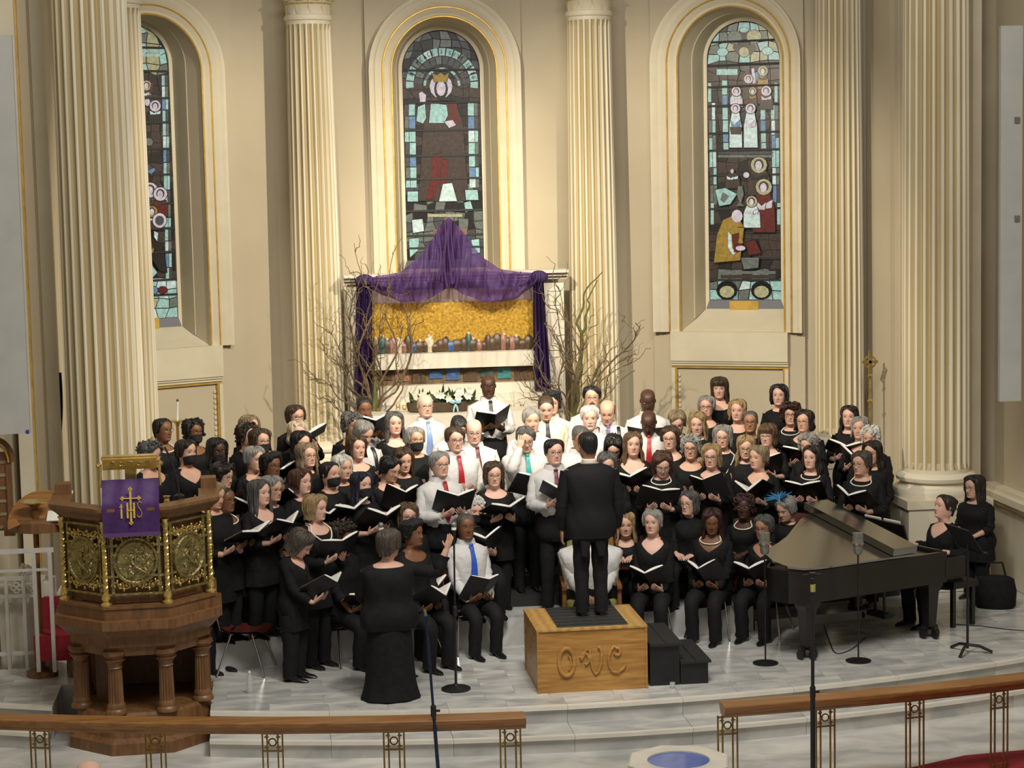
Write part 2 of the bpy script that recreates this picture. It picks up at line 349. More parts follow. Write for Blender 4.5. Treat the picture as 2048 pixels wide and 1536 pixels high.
    for d in details:
        if d[0] == 'e': dpane(ell(*d[1:5]), d[5])
        elif d[0] == 'p': dpane(d[1], d[2])
        elif d[0] == 'r':                       # ring of segments
            _, cx, cy, r0_, r1_, n_, a0, a1, ks = d; an = np.linspace(radians(a0), radians(a1), n_+1)
            for i_ in range(n_):
                aa_ = np.linspace(an[i_]+.02, an[i_+1]-.02, 3); pts = [(cx+r1_*cos(t_), cy-r1_*sin(t_)) for t_ in aa_]+[(cx+r0_*cos(t_), cy-r0_*sin(t_)) for t_ in aa_[::-1]]
                pane(pxpts(pts), ks[i_ % len(ks)], -.512, -.5035)
        elif d[0] == 's':                       # stacked strip
            _, x0_, x1_, ys_, ks = d
            for i_ in range(len(ys_)-1):
                sh_ = (ys_[i_]-300)*.022
                pane(pxpts([(x0_+sh_, ys_[i_]+1), (x1_+sh_, ys_[i_]+1), (x1_+sh_, ys_[i_+1]-1), (x0_+sh_, ys_[i_+1]-1)]), ks[i_ % len(ks)], -.512, -.5035)
        elif d[0] == 'f':                       # haloed figure: halo, hair, face, robe, sleeves
            _, x_, y_, hd, wd_, ht, robe, slv, halo = d
            dpane([(x_-wd_*.28, y_+hd*.75), (x_+wd_*.28, y_+hd*.75), (x_+wd_*.5, y_+ht*.45), (x_+wd_*.55, y_+ht), (x_-wd_*.5, y_+ht), (x_-wd_*.5, y_+ht*.45)], robe)
            dpane([(x_-wd_*.42, y_+ht*.28), (x_-wd_*.1, y_+ht*.42), (x_+wd_*.1, y_+ht*.34), (x_+wd_*.05, y_+ht*.5), (x_-wd_*.35, y_+ht*.5)], slv)
            dpane([(x_+wd_*.42, y_+ht*.28), (x_+wd_*.12, y_+ht*.36), (x_+wd_*.1, y_+ht*.48), (x_+wd_*.38, y_+ht*.46)], slv)
            if halo: dpane(ell(x_, y_, hd*1.25, hd*1.25), halo)
            dpane(ell(x_, y_-hd*.08, hd*.78, hd*.85, 10), 'b', False); dpane(ell(x_-hd*.05, y_+hd*.08, hd*.52, hd*.72, 10), 'l', False)
        elif d[0] == 't':                       # lettering along an arc
            _, cx, cy, r_, a0, a1, txt, hgt = d; an = np.linspace(radians(a0), radians(a1), len(txt))
            for a_, ch in zip(an, txt):
                if ch == ' ': continue
                mb = MB(); e1 = np.array([sin(a_), cos(a_)]); e2 = np.array([cos(a_), -sin(a_)]); c_ = np.array([cx+r_*cos(a_), cy-r_*sin(a_)])
                for st in GLY[ch]:
                    q = np.array([bay.hit(*(c_+e1*(u_-.35)*hgt*.8+e2*(v_-.5)*hgt), -.5) for u_, v_ in st]); mb.tube(bay.P(q[:, 0], q[:, 1], -.501), .0045, 4)
                put(mb, 'letter', M['lead'])
    for py in bars:
        z = bay.hit(proj(bay.P(gc, gbot, -.5))[0], py, -.5)[1]; h = Rg if z < gsp else math.sqrt(max(Rg**2-(z-gsp)**2, .01))
        mb = MB(); bay.slab(mb, gc-h, gc+h, z-.014, z+.014, -.505, -.485); put(mb, 'saddle_bar', M['lead'], smooth=0)
    return win, wall, put
GLASS = {}
for k, c, e in (('c', (.24, .40, .38), .85), ('k', (.018, .015, .014), .5), ('b', (.05, .035, .029), .5), ('g', (.11, .125, .11), .7), ('y', (.30, .29, .17), .75), ('r', (.10, .016, .013), .5), ('l', (.42, .38, .44), .85), ('o', (.26, .17, .03), .65), ('u', (.10, .18, .30), .8), ('d', (.055, .06, .066), .6), ('w', (.40, .50, .49), .85), ('x', (.008, .008, .008), .1)):
    GLASS[k] = pm('stained_glass_'+k, c, tuple(q*.62 for q in c), 22, .25, emit=e*.8)
GLY = {'M': [[(0, 0), (0, 1), (.35, .4), (.7, 1), (.7, 0)]], 'Y': [[(0, 1), (.35, .5), (.7, 1)], [(.35, .5), (.35, 0)]], 'P': [[(0, 0), (0, 1), (.55, .9), (.55, .6), (0, .5)]], 'E': [[(.6, 1), (0, 1), (0, 0), (.6, 0)], [(0, .5), (.45, .5)]], 'A': [[(0, 0), (.35, 1), (.7, 0)], [(.15, .4), (.55, .4)]], 'C': [[(.65, .9), (.2, 1), (0, .5), (.2, 0), (.65, .1)]], 'I': [[(.35, 0), (.35, 1)]], 'G': [[(.65, .9), (.2, 1), (0, .5), (.2, 0), (.6, .1), (.6, .45), (.4, .45)]], 'V': [[(0, 1), (.35, 0), (.7, 1)]], 'U': [[(0, 1), (.05, .1), (.35, 0), (.65, .1), (.7, 1)]], 'N': [[(0, 0), (0, 1), (.65, 0), (.65, 1)]], 'T': [[(0, 1), (.7, 1)], [(.35, 1), (.35, 0)]], 'O': [[(.35, 0), (0, .5), (.35, 1), (.7, .5), (.35, 0)]]}
def paintC(x, y, R):
    dx, dy = x-884, y-165; r = hypot(dx, dy)
    if y < 165: return R.choice('kkdgk') if r > 72 else 'k'
    if y > 425: return R.choice('gdkdkg')
    if y > 375: return R.choice('dgkbkc')
    return R.choice('bbkkb')
Y5 = [205, 232, 258, 285, 310, 334, 357, 376]
detC = [('r', 884, 168, 57, 72, 15, -8, 188, 'ccwcgcc'), ('r', 884, 168, 40, 55, 12, 0, 180, 'ddgd'), ('r', 884, 172, 32, 37, 9, 0, 180, 'cg'), ('t', 884, 168, 64.5, 162, 12, 'MY PEACE I GIVE UNTO', 8),
 ('s', 811, 819, Y5, 'dgcd'), ('s', 820, 832, Y5, 'cuc'), ('s', 938, 950, Y5, 'cuwc'), ('s', 951, 957, Y5, 'gdc'),
 ('p', [(853, 203), (912, 203), (926, 250), (932, 330), (938, 402), (836, 402), (842, 330), (846, 260)], 'b'), ('p', [(896, 207), (912, 210), (920, 250), (900, 240)], 'r'), ('p', [(864, 310), (884, 306), (880, 350), (868, 398), (852, 400), (862, 350)], 'r'), ('p', [(886, 320), (897, 318), (892, 372), (878, 376)], 'r'),
 ('p', [(862, 206), (893, 210), (896, 230), (888, 246), (858, 246)], 'c'), ('p', [(836, 214), (850, 208), (852, 236), (846, 247), (833, 242)], 'c'), ('p', [(886, 368), (904, 366), (914, 402), (878, 403)], 'w'),
 ('e', 882, 173, 23, 24, 'l'), ('e', 882, 178, 14, 21, 'k'), ('e', 882, 177, 9.5, 15, 'l'), ('p', [(864, 146), (873, 151), (881, 145), (889, 151), (898, 146), (893, 164), (869, 164)], 'o'), ('p', [(838, 186), (844, 183), (852, 190), (851, 204), (840, 204)], 'l'), ('p', [(888, 243), (905, 240), (912, 250), (898, 256)], 'l'),
 ('p', [(815, 383), (836, 383), (836, 403), (815, 403)], 'c'), ('p', [(930, 380), (955, 380), (957, 400), (932, 400)], 'c'), ('p', [(855, 428), (925, 428), (925, 434), (855, 434)], 'y'), ('p', [(824, 440), (845, 438), (848, 462), (826, 466)], 'w'), ('p', [(917, 436), (937, 438), (935, 460), (918, 462)], 'g'), ('p', [(818, 478), (838, 476), (836, 500), (820, 515)], 'c'), ('p', [(940, 480), (958, 478), (960, 505), (944, 508)], 'c')]
def paintR(x, y, R):
    if y < 125: return R.choice('ycgcgk')
    if y < 134: return 'k'
    if y < 160: return R.choice('udkb')
    if y > 562: return R.choice('cgwc')
    if y > 540: return R.choice('kgb')
    return R.choice('kbbkkb')
Y6 = [160, 190, 215, 240, 265, 285, 300]
detR = [('s', 1419, 1425, [165, 205, 240, 275, 300, 335, 370, 405, 450], 'cdgc'), ('s', 1426, 1432, [205, 240, 270, 300, 335, 370, 410], 'wcg'), ('s', 1552, 1558, [165, 205, 240, 275, 300, 335, 370, 405, 450], 'cgdc'), ('s', 1544, 1551, [205, 240, 270, 300, 335, 370, 405], 'cwu'),
 ('p', [(1433, 138), (1475, 138), (1475, 150), (1433, 150)], 'c'), ('s', 1447, 1457, Y6, 'cuc'), ('s', 1523, 1532, Y6[2:], 'cuc'),
 ('e', 1469, 75, 14, 13, 'g'), ('e', 1508, 73, 15, 13, 'y'), ('p', [(1468, 88), (1482, 92), (1478, 112), (1466, 96)], 'b'), ('p', [(1508, 88), (1496, 92), (1500, 112), (1512, 96)], 'b'), ('e', 1488, 104, 10, 10, 'y'), ('e', 1445, 104, 11, 8, 'c'), ('e', 1535, 102, 11, 8, 'c'), ('e', 1488, 60, 9, 5, 'c'),
 ('p', [(1484, 150), (1496, 140), (1512, 165), (1540, 175), (1530, 200), (1520, 215), (1490, 215), (1488, 180)], 'r'), ('p', [(1503, 138), (1508, 136), (1512, 165), (1506, 168)], 'l'),
 ('f', 1497, 158, 7, 22, 40, 'b', 'r', 'l'), ('f', 1526, 142, 8, 20, 36, 'o', 'b', 'y'), ('f', 1473, 183, 7.5, 24, 30, 'l', 'w', 'l'), ('f', 1533, 182, 8, 24, 36, 'b', 'l', 'l'), ('f', 1506, 182, 6, 16, 30, 'b', 'o', 'y'),
 ('f', 1472, 217, 7.5, 24, 78, 'w', 'u', 'l'), ('f', 1502, 217, 8, 26, 78, 'w', 'l', 'l'), ('p', [(1462, 255), (1484, 255), (1482, 268), (1464, 268)], 'b'),
 ('s', 1436, 1546, [302, 309, 316], 'dg'), ('f', 1519, 330, 13, 44, 60, 'b', 'k', 'y'), ('f', 1466, 342, 6, 28, 34, 'b', 'w', None), ('e', 1494, 350, 6, 6, 'l'),
 ('p', [(1432, 380), (1452, 376), (1475, 388), (1462, 408), (1440, 412)], 'c'), ('p', [(1447, 384), (1460, 392), (1450, 406), (1442, 400)], 'g'), ('p', [(1478, 372), (1486, 372), (1489, 388), (1484, 406), (1490, 412), (1474, 412), (1480, 404), (1475, 388)], 'g'),
 ('f', 1529, 374, 13, 42, 90, 'r', 'l', 'y'), ('f', 1505, 403, 9, 32, 52, 'w', 'l', 'y'),
 ('p', [(1448, 440), (1475, 428), (1490, 455), (1482, 520), (1430, 525), (1436, 470)], 'o'), ('e', 1476, 432, 11, 13, 'l'), ('p', [(1458, 462), (1464, 470), (1466, 495), (1474, 505), (1468, 510), (1458, 495)], 'w'), ('p', [(1466, 470), (1482, 466), (1488, 500), (1470, 505)], 'r'), ('p', [(1478, 455), (1490, 455), (1486, 472), (1488, 486), (1478, 486), (1481, 472)], 'o'), ('e', 1483, 496, 10, 5, 'l'), ('p', [(1493, 484), (1512, 480), (1524, 505), (1500, 510)], 'r'), ('p', [(1484, 515), (1520, 515), (1518, 535), (1490, 538)], 'g'),
 ('s', 1436, 1546, [541, 549, 558], 'gb'), ('e', 1456, 580, 20, 18, 'x'), ('e', 1456, 583, 15, 12, 'y'), ('e', 1525, 580, 20, 18, 'x'), ('e', 1525, 583, 15, 12, 'y')]
def paintL(x, y, R):
    if y < 95: return R.choice('gcdyk')
    if y < 142: return R.choice('ygc')
    if y > 565: return R.choice('cgwy')
    return R.choice('kbkkb')
YL = [150, 172, 195, 220, 245, 272, 298, 325, 350, 380, 408, 435, 458, 482, 506, 535, 562]
detL = [('s', 327, 333, YL, 'cwuc'), ('s', 334, 339, YL, 'dgc'), ('s', 258, 326, [98, 106, 114], 'c'), ('f', 267, 172, 13, 34, 60, 'r', 'b', 'w'), ('f', 293, 171, 8, 22, 40, 'b', 'w', 'y'), ('p', [(302, 166), (308, 162), (303, 185), (298, 188)], 'r'), ('f', 310, 212, 9, 26, 34, 'k', 'w', 'l'), ('e', 294, 204, 5, 8, 'l'), ('p', [(262, 222), (280, 218), (284, 238), (264, 244)], 'g'), ('p', [(262, 248), (282, 250), (278, 272), (264, 278)], 'w'), ('p', [(266, 278), (284, 282), (278, 296), (268, 296)], 'g'), ('e', 297, 284, 8, 8, 'g'), ('p', [(270, 302), (290, 300), (296, 318), (272, 322)], 'r'), ('e', 281, 326, 6, 6, 'l'), ('p', [(290, 342), (308, 336), (310, 340), (302, 348)], 'u'), ('e', 292, 335, 11, 7, 'd'),
 ('f', 273, 383, 10, 24, 40, 'b', 'd', 'l'), ('f', 299, 380, 12, 30, 45, 'b', 'd', 'l'), ('f', 319, 388, 11, 28, 45, 'r', 'b', 'l'), ('f', 302, 423, 9, 28, 36, 'b', 'w', 'o'), ('e', 317, 441, 14, 15, 'l'), ('e', 317, 441, 9, 10, 'd'), ('e', 284, 428, 7, 9, 'w'), ('e', 276, 445, 8, 7, 'w'), ('p', [(286, 462), (298, 464), (294, 478), (286, 474)], 'w'), ('p', [(306, 462), (314, 466), (312, 482), (306, 474)], 'w'), ('p', [(292, 500), (306, 496), (304, 505), (294, 508)], 'o'), ('p', [(280, 525), (296, 522), (312, 545), (300, 558), (282, 552)], 'c'), ('p', [(300, 515), (328, 515), (332, 545), (316, 540)], 'k'), ('e', 306, 580, 7, 7, 'u'), ('e', 323, 580, 9, 7, 'r')]
h = bayC.hit
winC, wallC, putC = window(1, bayC, 'wall_back', (h(788, 300)[0], h(995, 300)[0]), (h(741, 300)[0], h(1043, 300)[0]), (h(808, 300, -.5)[0], h(963, 300, -.5)[0]), h(890, 34)[1], h(884, 60, -.5)[1], h(890, 519, -.5)[1], h(890, 552)[1], h(733, 200)[0], h(1044, 200)[0], 8, 24, paintC, detC, (140, 205, 260, 311, 357, 421, 470, 495))
h = bayR.hit
inR = (h(1359, 300)[0], h(1568, 300)[0]); outR = (h(1306, 300)[0], h(1605, 300)[0]); gR = (h(1416, 300, -.5)[0], h(1561, 300, -.5)[0])
winR, wallR, putR = window(2, bayR, 'wall_apse_right', inR, outR, gR, h(1463, 14)[1], h(1488, 42, -.5)[1], h(1490, 600, -.5)[1], h(1341, 663)[1], outR[0]-.02, outR[1]+.02, 7, 28, paintR, detR, (82, 129, 172, 210, 265, 300, 350, 417, 465, 517, 560))
h = bayL.hit
eR = h(405, 300)[0]; Rio = (inR[1]-inR[0])/2; Roo = (outR[1]-outR[0])/2
gLr = h(343, 300, -.5)[0]; gw = gR[1]-gR[0]
winL, wallL, putL = window(3, bayL, 'wall_apse_left', (eR-2*Rio, eR), (eR-Rio-Roo, eR-Rio+Roo), (gLr-gw, gLr), h(310, 30)[1], h(280, 48, -.5)[1], h(320, 637, -.5)[1], h(443, 690)[1], eR-Rio-Roo-.02, h(470, 300)[0], 7, 30, paintL, detL, (95, 142, 196, 245, 298, 350, 408, 458, 506, 562, 592))
# plaques below the side windows, panelled dados under the sills
for bay, put, (x0, x1, y0, y1), (bx0, bx1, by0, by1), nm in ((bayR, putR, (1459, 1517, 602, 625), (1342, 1576, 663, 721), 'R'), (bayL, putL, (262, 319, 639, 661), (250, 443, 690, 752), 'L')):
    a, z1 = bay.hit(x0, y0, -.46); b, z0 = bay.hit(x1, y1, -.46)
    mb = MB(); bay.slab(mb, a, b, z0, z1, -.48, -.455); pl = put(mb, 'plaque', M['gilt'], smooth=0)
    a = bay.hit(bx0, by0, .06)[0] if nm == 'R' else bay.hit(bx1, by0, .06)[0]-2.0; b = bay.hit(bx1, by0, .06)[0]
    z1 = bay.hit(bx0 if nm == 'R' else bx1, by0, .06)[1]; z0 = bay.hit(bx0 if nm == 'R' else bx1, by1, .06)[1]
    mb = MB(); bay.slab(mb, a, b, z0, z1, -.05, .10); put(mb, 'sill_block', M['stone'], smooth=0)
    for k in range(3):
        mb = MB(); bay.slab(mb, a, b, z0-.03-.035*k, z0-.035*k, -.02, .08-.02*k); put(mb, 'dado_moulding', [M['stone'], M['stone'], M['gilt']][k], smooth=0)
    for sa, sb, m_ in ((a, a+.05, 'stone'), (a+.05, a+.075, 'gilt'), (b-.075, b-.05, 'gilt'), (b-.05, b, 'stone')):
        mb = MB(); bay.slab(mb, sa, sb, 0, z0-.1, -.02, .06 if m_ == 'stone' else .045); put(mb, 'dado_stile', M[m_], smooth=0)
    zc = np.arange(1.0, z0-.14, .07)
    mb = MB()
    for z in zc: mb.ball(bay.P((b-.1) if nm == 'L' else (a+.1), z, .01), (.022, .022, .03), 6, 5)
    put(mb, 'carved_border', M['stone'])
# ---- outer side walls
def pw(name, pts, z0=-.35, z1=ZT, m='wall', off=.3):
    mb = MB()
    for p, q in zip(pts[:-1], pts[1:]):
        b = Bay(p, q); b.slab(mb, -.02, b.len+.02, z0, z1, -off, 0)
    return S(mb.build(name, M[m], smooth=0))
eRt = bayR.P(bayR.len, 0)[:2]; eLt = bayL.P(0, 0)[:2]
r2 = atY(1800, 600, 24.6)[:2]; r3 = atY(1962, 600, 23.7)[:2]; r4 = atY(1990, 600, 23.4)[:2]; r5 = atY(2130, 600, 21.3)[:2]
l2 = atY(96, 600, 23.6)[:2]; l3 = atY(60, 600, 23.2)[:2]; l5 = atY(-90, 600, 21.2)[:2]
wr = pw('wall_right', [eRt, r2, r3, r4, r5, r5+np.array([1.5, -7])])
wl = pw('wall_left', [l5+np.array([-1.5, -7]), l5, l3, l2, eLt])
def vstrip(name, px0, px1, Y, z0, z1, dep, m, py=600):
    a, b = atY(px0, py, Y), atY(px1, py, Y)
    return MB().box(((a[0]+b[0])/2, Y+dep/2, (z0+z1)/2), (abs(b[0]-a[0]), dep, z1-z0)).build(name, M[m], smooth=0)
n = 0
for px0, px1, Y, dep, m in ((1945, 1962, 23.3, .5, 'stone'), (1937, 1943, 23.45, .4, 'gilt'), (78, 110, 22.9, .6, 'stone'), (60, 78, 22.6, .5, 'wall'), (53, 58, 22.5, .4, 'gilt'), (24, 53, 22.4, .4, 'stone')):
    n += 1; S(vstrip('trim_%d' % n, px0, px1, Y, -.3, ZT, dep, m))
bb_ = Bay(eRt, r2)
for px0, px1 in ((1757, 1790),):
    n += 1; mb = MB(); bb_.slab(mb, bb_.hit(px0, 300)[0], bb_.hit(px1, 300)[0], -.3, ZT, -.05, .07); S(mb.build('trim_%d' % n, M['wall'], smooth=0))
# wainscot cap along the right wall
b = Bay(r4, r5)
for k, (z0, z1, o) in enumerate(((0, .95, .10), (.95, 1.02, .16), (1.02, 1.10, .22), (1.10, 1.15, .14))):
    mb = MB(); b.slab(mb, -.02, b.len, z0, z1, -.05, o); S(mb.build('baseboard_right' if k == 0 else 'trim_%d' % (n+k), M['stone'], smooth=0))
# stained window sliver beyond the right column
b = Bay(atY(1918, 300, 23.75)[:2], atY(1946, 300, 23.7)[:2])
w4 = empty('window_4', b.P(b.len/2, 2.6).tolist(), kind='structure')
zt = b.hit(1925, 5)[1]; zs = np.linspace(b.hit(1925, 500)[1], zt, 21)
o0 = Vector(w4.location)
for i in range(20):
    for j in range(2):
        mb = MB(); b.slab(mb, j*b.len/2+.005, (j+1)*b.len/2-.005, zs[i]+.01, zs[i+1], .02, .05)
        o = mb.build('pane', GLASS[random.choice('cuwdkgcl')], w4, 0)
        for v in o.data.vertices: v.co -= o0
# ---- columns
def shaft_mesh(R0, R1, z0, z1, fl=22, k=8):
    ph = np.linspace(0, 2*pi, fl*k, endpoint=False); t = (np.arange(fl*k) % k)/k
    dep = np.where(t < .22, 0, np.sin((t-.22)/.78*pi))**.8
    rows = []
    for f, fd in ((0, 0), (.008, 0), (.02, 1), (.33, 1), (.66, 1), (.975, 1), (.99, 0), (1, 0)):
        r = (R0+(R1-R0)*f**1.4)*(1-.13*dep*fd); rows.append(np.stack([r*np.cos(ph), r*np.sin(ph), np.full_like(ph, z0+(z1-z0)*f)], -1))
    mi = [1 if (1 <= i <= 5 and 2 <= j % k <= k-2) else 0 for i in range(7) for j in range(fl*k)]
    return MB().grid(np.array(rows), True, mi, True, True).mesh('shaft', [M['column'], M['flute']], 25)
def column(loc, R0, R1, zb, zc, label, ped=True, cap=True):
    t = empty('fluted_column', loc, label=label, cat='column', group='fluted chancel columns')
    MB().box((0, 0, zb/2), (R0*2.5, R0*2.5, zb)).box((0, 0, zb+.05), (R0*2.62, R0*2.62, .1)).build('pedestal', M['stone'], t, 0)
    MB().lathe([(R0*1.28, zb+.1), (R0*1.32, zb+.15), (R0*1.28, zb+.2), (R0*1.1, zb+.22), (R0*1.06, zb+.27), (R0*1.18, zb+.29), (R0*1.2, zb+.33), (R0*1.15, zb+.36), (R0*1.0, zb+.38)], 36).build('base', M['column'], t)
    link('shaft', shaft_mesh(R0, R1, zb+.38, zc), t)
    if cap:
        MB().lathe([(R1, zc-.01), (R1*1.06, zc), (R1*1.09, zc+.03), (R1*1.06, zc+.06), (R1, zc+.07)], 36).build('astragal', M['column'], t)
        MB().lathe([(R1*.95, zc+.07), (R1*.98, zc+.3), (R1*1.1, zc+.5), (R1*1.25, zc+.62)], 30).build('bell', M['stone'], t)
        lm = None
        for tier, (z0, hh_, ofs) in enumerate(((zc+.07, .24, 0), (zc+.25, .30, .2))):
            rows = []
            for f in np.linspace(0, 1, 7):
                wv = R1*.26*(.75+.45*sin(f*pi*.8)) if f < .85 else R1*.16
                r = R1*(1.0+.06*f+.30*max(0, f-.55)**1.3*1.6); z = z0+hh_*(f if f < .86 else .86-(f-.86)*.9)
                rows.append([(r-abs(q)*R1*.05, q*wv, z) for q in (-1, -.5, 0, .5, 1)]+[(r-.03, -q*wv, z) for q in (-1, -.5, 0, .5, 1)])
            me = MB().grid(np.array(rows), True, 0, True, True).mesh('leaf', M['stone'], 50)
            for k in range(10): link('leaf', me, t, (0, 0, 0), k*2*pi/10+ofs+tier*pi/10)
        MB().lathe([(R1*1.05, zc+.20), (R1*1.07, zc+.21), (R1*1.05, zc+.22)], 30).build('gilt_ring', M['gilt'], t)
        MB().box((0, 0, zc+.68), (R1*2.9, R1*2.9, .12)).build('abacus', M['stone'], t, 0)
    return t
zc = lambda px, py, Y: atY(px, py, Y)[2]
c1 = atY(624, 300, 26.6); c2 = atY(1182, 300, 26.6)
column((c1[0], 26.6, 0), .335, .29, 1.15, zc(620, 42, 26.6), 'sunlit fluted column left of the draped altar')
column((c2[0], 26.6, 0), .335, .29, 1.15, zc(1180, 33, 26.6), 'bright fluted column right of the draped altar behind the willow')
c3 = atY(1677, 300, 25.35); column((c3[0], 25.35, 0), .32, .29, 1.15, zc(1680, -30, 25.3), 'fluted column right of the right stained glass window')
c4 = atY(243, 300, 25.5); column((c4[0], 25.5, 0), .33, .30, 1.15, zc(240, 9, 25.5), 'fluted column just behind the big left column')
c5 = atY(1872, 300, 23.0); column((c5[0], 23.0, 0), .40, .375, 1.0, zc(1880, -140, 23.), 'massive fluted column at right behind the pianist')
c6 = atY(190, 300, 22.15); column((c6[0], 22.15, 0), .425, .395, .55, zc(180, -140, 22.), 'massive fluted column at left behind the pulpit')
# ================================================================ ALTAR AND ITS DRESSING
YR = 26.25
def AR(px, py, Y=YR): return atY(px, py, Y)
def rbox(mb, x0, x1, y0, y1, Y, dep, m=0):
    """box whose front face at depth Y covers the pixel rectangle; goes back dep"""
    a = AR((x0+x1)/2, (y0+y1)/2, Y); w = AR(x1, (y0+y1)/2, Y)[0]-AR(x0, (y0+y1)/2, Y)[0]; h = AR((x0+x1)/2, y0, Y)[2]-AR((x0+x1)/2, y1, Y)[2]
    return mb.box((a[0], Y+dep/2, a[2]), (w, dep, h), m)
alt = empty('altar_reredos', (AR(914, 700)[0], YR, 0), label='white marble altar screen with gold mosaic panel behind the choir', cat='altar')
def part(mb, name, m, parent=alt, smooth=30):
    o = mb.build(name, m if not isinstance(m, str) else M[m], parent, smooth); L = Vector(parent.location)
    if parent.parent: L = L+Vector(parent.parent.location)
    for v in o.data.vertices: v.co -= L
    return o
zt = AR(914, 562)[2]
mb = MB(); mb.box((AR(914, 700)[0], YR+.35, zt/2), (AR(1122, 700)[0]-AR(706, 700)[0], .5, zt)); part(mb, 'screen_body', 'white', smooth=0)
for k, (y0, y1, e) in enumerate(((545, 551, 10), (551, 557, 6), (557, 563, 2))):
    mb = MB(); rbox(mb, 692-e*.4, 1135+e*.4, y0, y1, YR-.06-.015*e, .4); part(mb, 'cornice', 'white', smooth=0)
for x0, x1 in ((698, 738), (1088, 1130)):
    mb = MB(); rbox(mb, x0, x1, 566, 860, YR-.02, .12); p = part(mb, 'pilaster', 'white', smooth=0)
    for y0, y1 in ((580, 610), (622, 700), (712, 770)):
        for q in ((x0+8, x1-8, y0, y0+2), (x0+8, x1-8, y1-2, y1), (x0+8, x0+10, y0, y1), (x1-10, x1-8, y0, y1)):
            mb = MB(); rbox(mb, *q, YR-.035, .03); part(mb, 'panel_moulding', 'stone', smooth=0)
mb = MB(); rbox(mb, 742, 1067, 604, 706, YR-.03, .1); part(mb, 'mosaic_panel', 'mosaic', smooth=0)
rg = random.Random(5)
cols = {}
for k, c in (('red', (.35, .06, .03)), ('blue', (.06, .13, .30)), ('green', (.05, .10, .09)), ('rose', (.34, .17, .13)), ('umber', (.10, .06, .035)), ('ivory', (.72, .62, .45)), ('teal', (.05, .22, .22))):
    cols[k] = pm('mosaic_'+k, c, tuple(q*.6 for q in c), 30, .4)
x = 752
while x < 1062:                                   # plain rounded colour fields standing in for the relief
    w = rg.uniform(11, 19); hgt = rg.uniform(16, 34); c = rg.choice(['umber', 'green', 'rose', 'blue', 'teal', 'umber', 'red', 'ivory', 'umber'])
    yb = 706-(x-752)*.035; a = AR(x, yb-hgt*.45, YR-.04); s = 1/152
    mb = MB(); mb.ball(a, (w*s*.72, .05, hgt*s*.6), 10, 7); part(mb, 'mosaic_lobe', cols[c])
    if rg.random() < .75:
        a = AR(x+rg.uniform(-3, 3), yb-hgt*.98, YR-.05); mb = MB(); mb.ball(a, (.022, .03, .026), 8, 6); part(mb, 'mosaic_stud', cols[rg.choice(['ivory', 'ivory', 'umber'])])
    x += w*.72
mb = MB(); n = 60; top = []; bot = []
for i in range(n):
    px = 750+318*i/(n-1); d = .03*sin(i*.9)+.015*sin(i*2.3); sl = -(px-750)*.032
    a = AR(px, 711+sl, YR-.16+d*.4); b = AR(px, 741+sl, YR-.17+d); top.append([a+(0, .15, .01), a]); bot.append(b)
P = np.array([[t[0] for t in top], [t[1] for t in top], bot, [b+np.array([0, .15, 0]) for b in bot]])
mb.grid(P, False); part(mb, 'white_cloth_band', 'white', smooth=60)
mb = MB(); rbox(mb, 745, 1067, 738, 768, YR-.02, .1); part(mb, 'lower_panel', pm('dim_gold_panel', (.20, .12, .04), (.09, .06, .035), 14, .5))
for i in range(9):
    px = 770+i*34; mb = MB(); a = AR(px, 753-(px-750)*.03, YR-.03); mb.box(a, (.18, .02, .10+.05*(i % 3))); part(mb, 'mosaic_lobe', cols[['umber', 'rose', 'umber', 'blue', 'blue', 'umber', 'green', 'teal', 'umber'][i]])
for k, (y0, y1, Y) in enumerate(((768, 790, 26.1), (790, 806, 25.98), (806, 822, 25.9), (826, 1010, 25.2))):
    mb = MB(); rbox(mb, 752-k, 1088+k, y0, y1, Y, .5); part(mb, 'altar_block', 'white', smooth=0)
# gilded inscription
def strokes(ch):
    return {'H': [[(0, 0), (0, 1)], [(.7, 0), (.7, 1)], [(0, .5), (.7, .5)]], 'O': [[(.4+.4*cos(t), .5+.5*sin(t)) for t in np.linspace(0, 2*pi, 13)]], 'L': [[(0, 1), (0, 0), (.6, 0)]], 'Y': [[(0, 1), (.38, .5), (.76, 1)], [(.38, .5), (.38, 0)]]}[ch]
for wi, px in enumerate((793, 900, 1003)):
    for ci, ch in enumerate('HOLY'):
        o_ = AR(px+ci*12.5, 818, 25.895); mb = MB()
        for st in strokes(ch): mb.tube([(o_[0]+u*.062, 25.895, o_[2]+v*.062) for u, v in st], .008, 5)
        part(mb, 'gilt_letter', 'gilt')
# ---- cross and purple drape
cr = empty('wooden_cross', (AR(897, 555)[0], 26.12, AR(897, 548)[2]), label='slim wooden cross standing on the altar screen under the drape', cat='cross')
mwood = pm('cross_wood', (.22, .10, .07), (.15, .07, .05), 8, .5)
mb = MB(); rbox(mb, 891, 903, 436, 562, 26.12, .06); part(mb, 'post', mwood, cr, 0)
mb = MB(); rbox(mb, 868, 934, 458, 470, 26.11, .06); part(mb, 'arm', mwood, cr, 0)
dm = bpy.data.materials.new('sheer_purple_cloth'); dm.use_nodes = True; nt = dm.node_tree; b_ = nt.nodes['Principled BSDF']
b_.inputs['Base Color'].default_value = (.10, .03, .19, 1); b_.inputs['Roughness'].default_value = .7
ns = nt.nodes.new('ShaderNodeTexNoise'); ns.inputs['Scale'].default_value = 9; rp = nt.nodes.new('ShaderNodeValToRGB'); rp.color_ramp.elements[0].color = (.040, .014, .095, 1); rp.color_ramp.elements[1].color = (.075, .028, .15, 1)
nt.links.new(ns.outputs[0], rp.inputs[0]); nt.links.new(rp.outputs[0], b_.inputs['Base Color'])
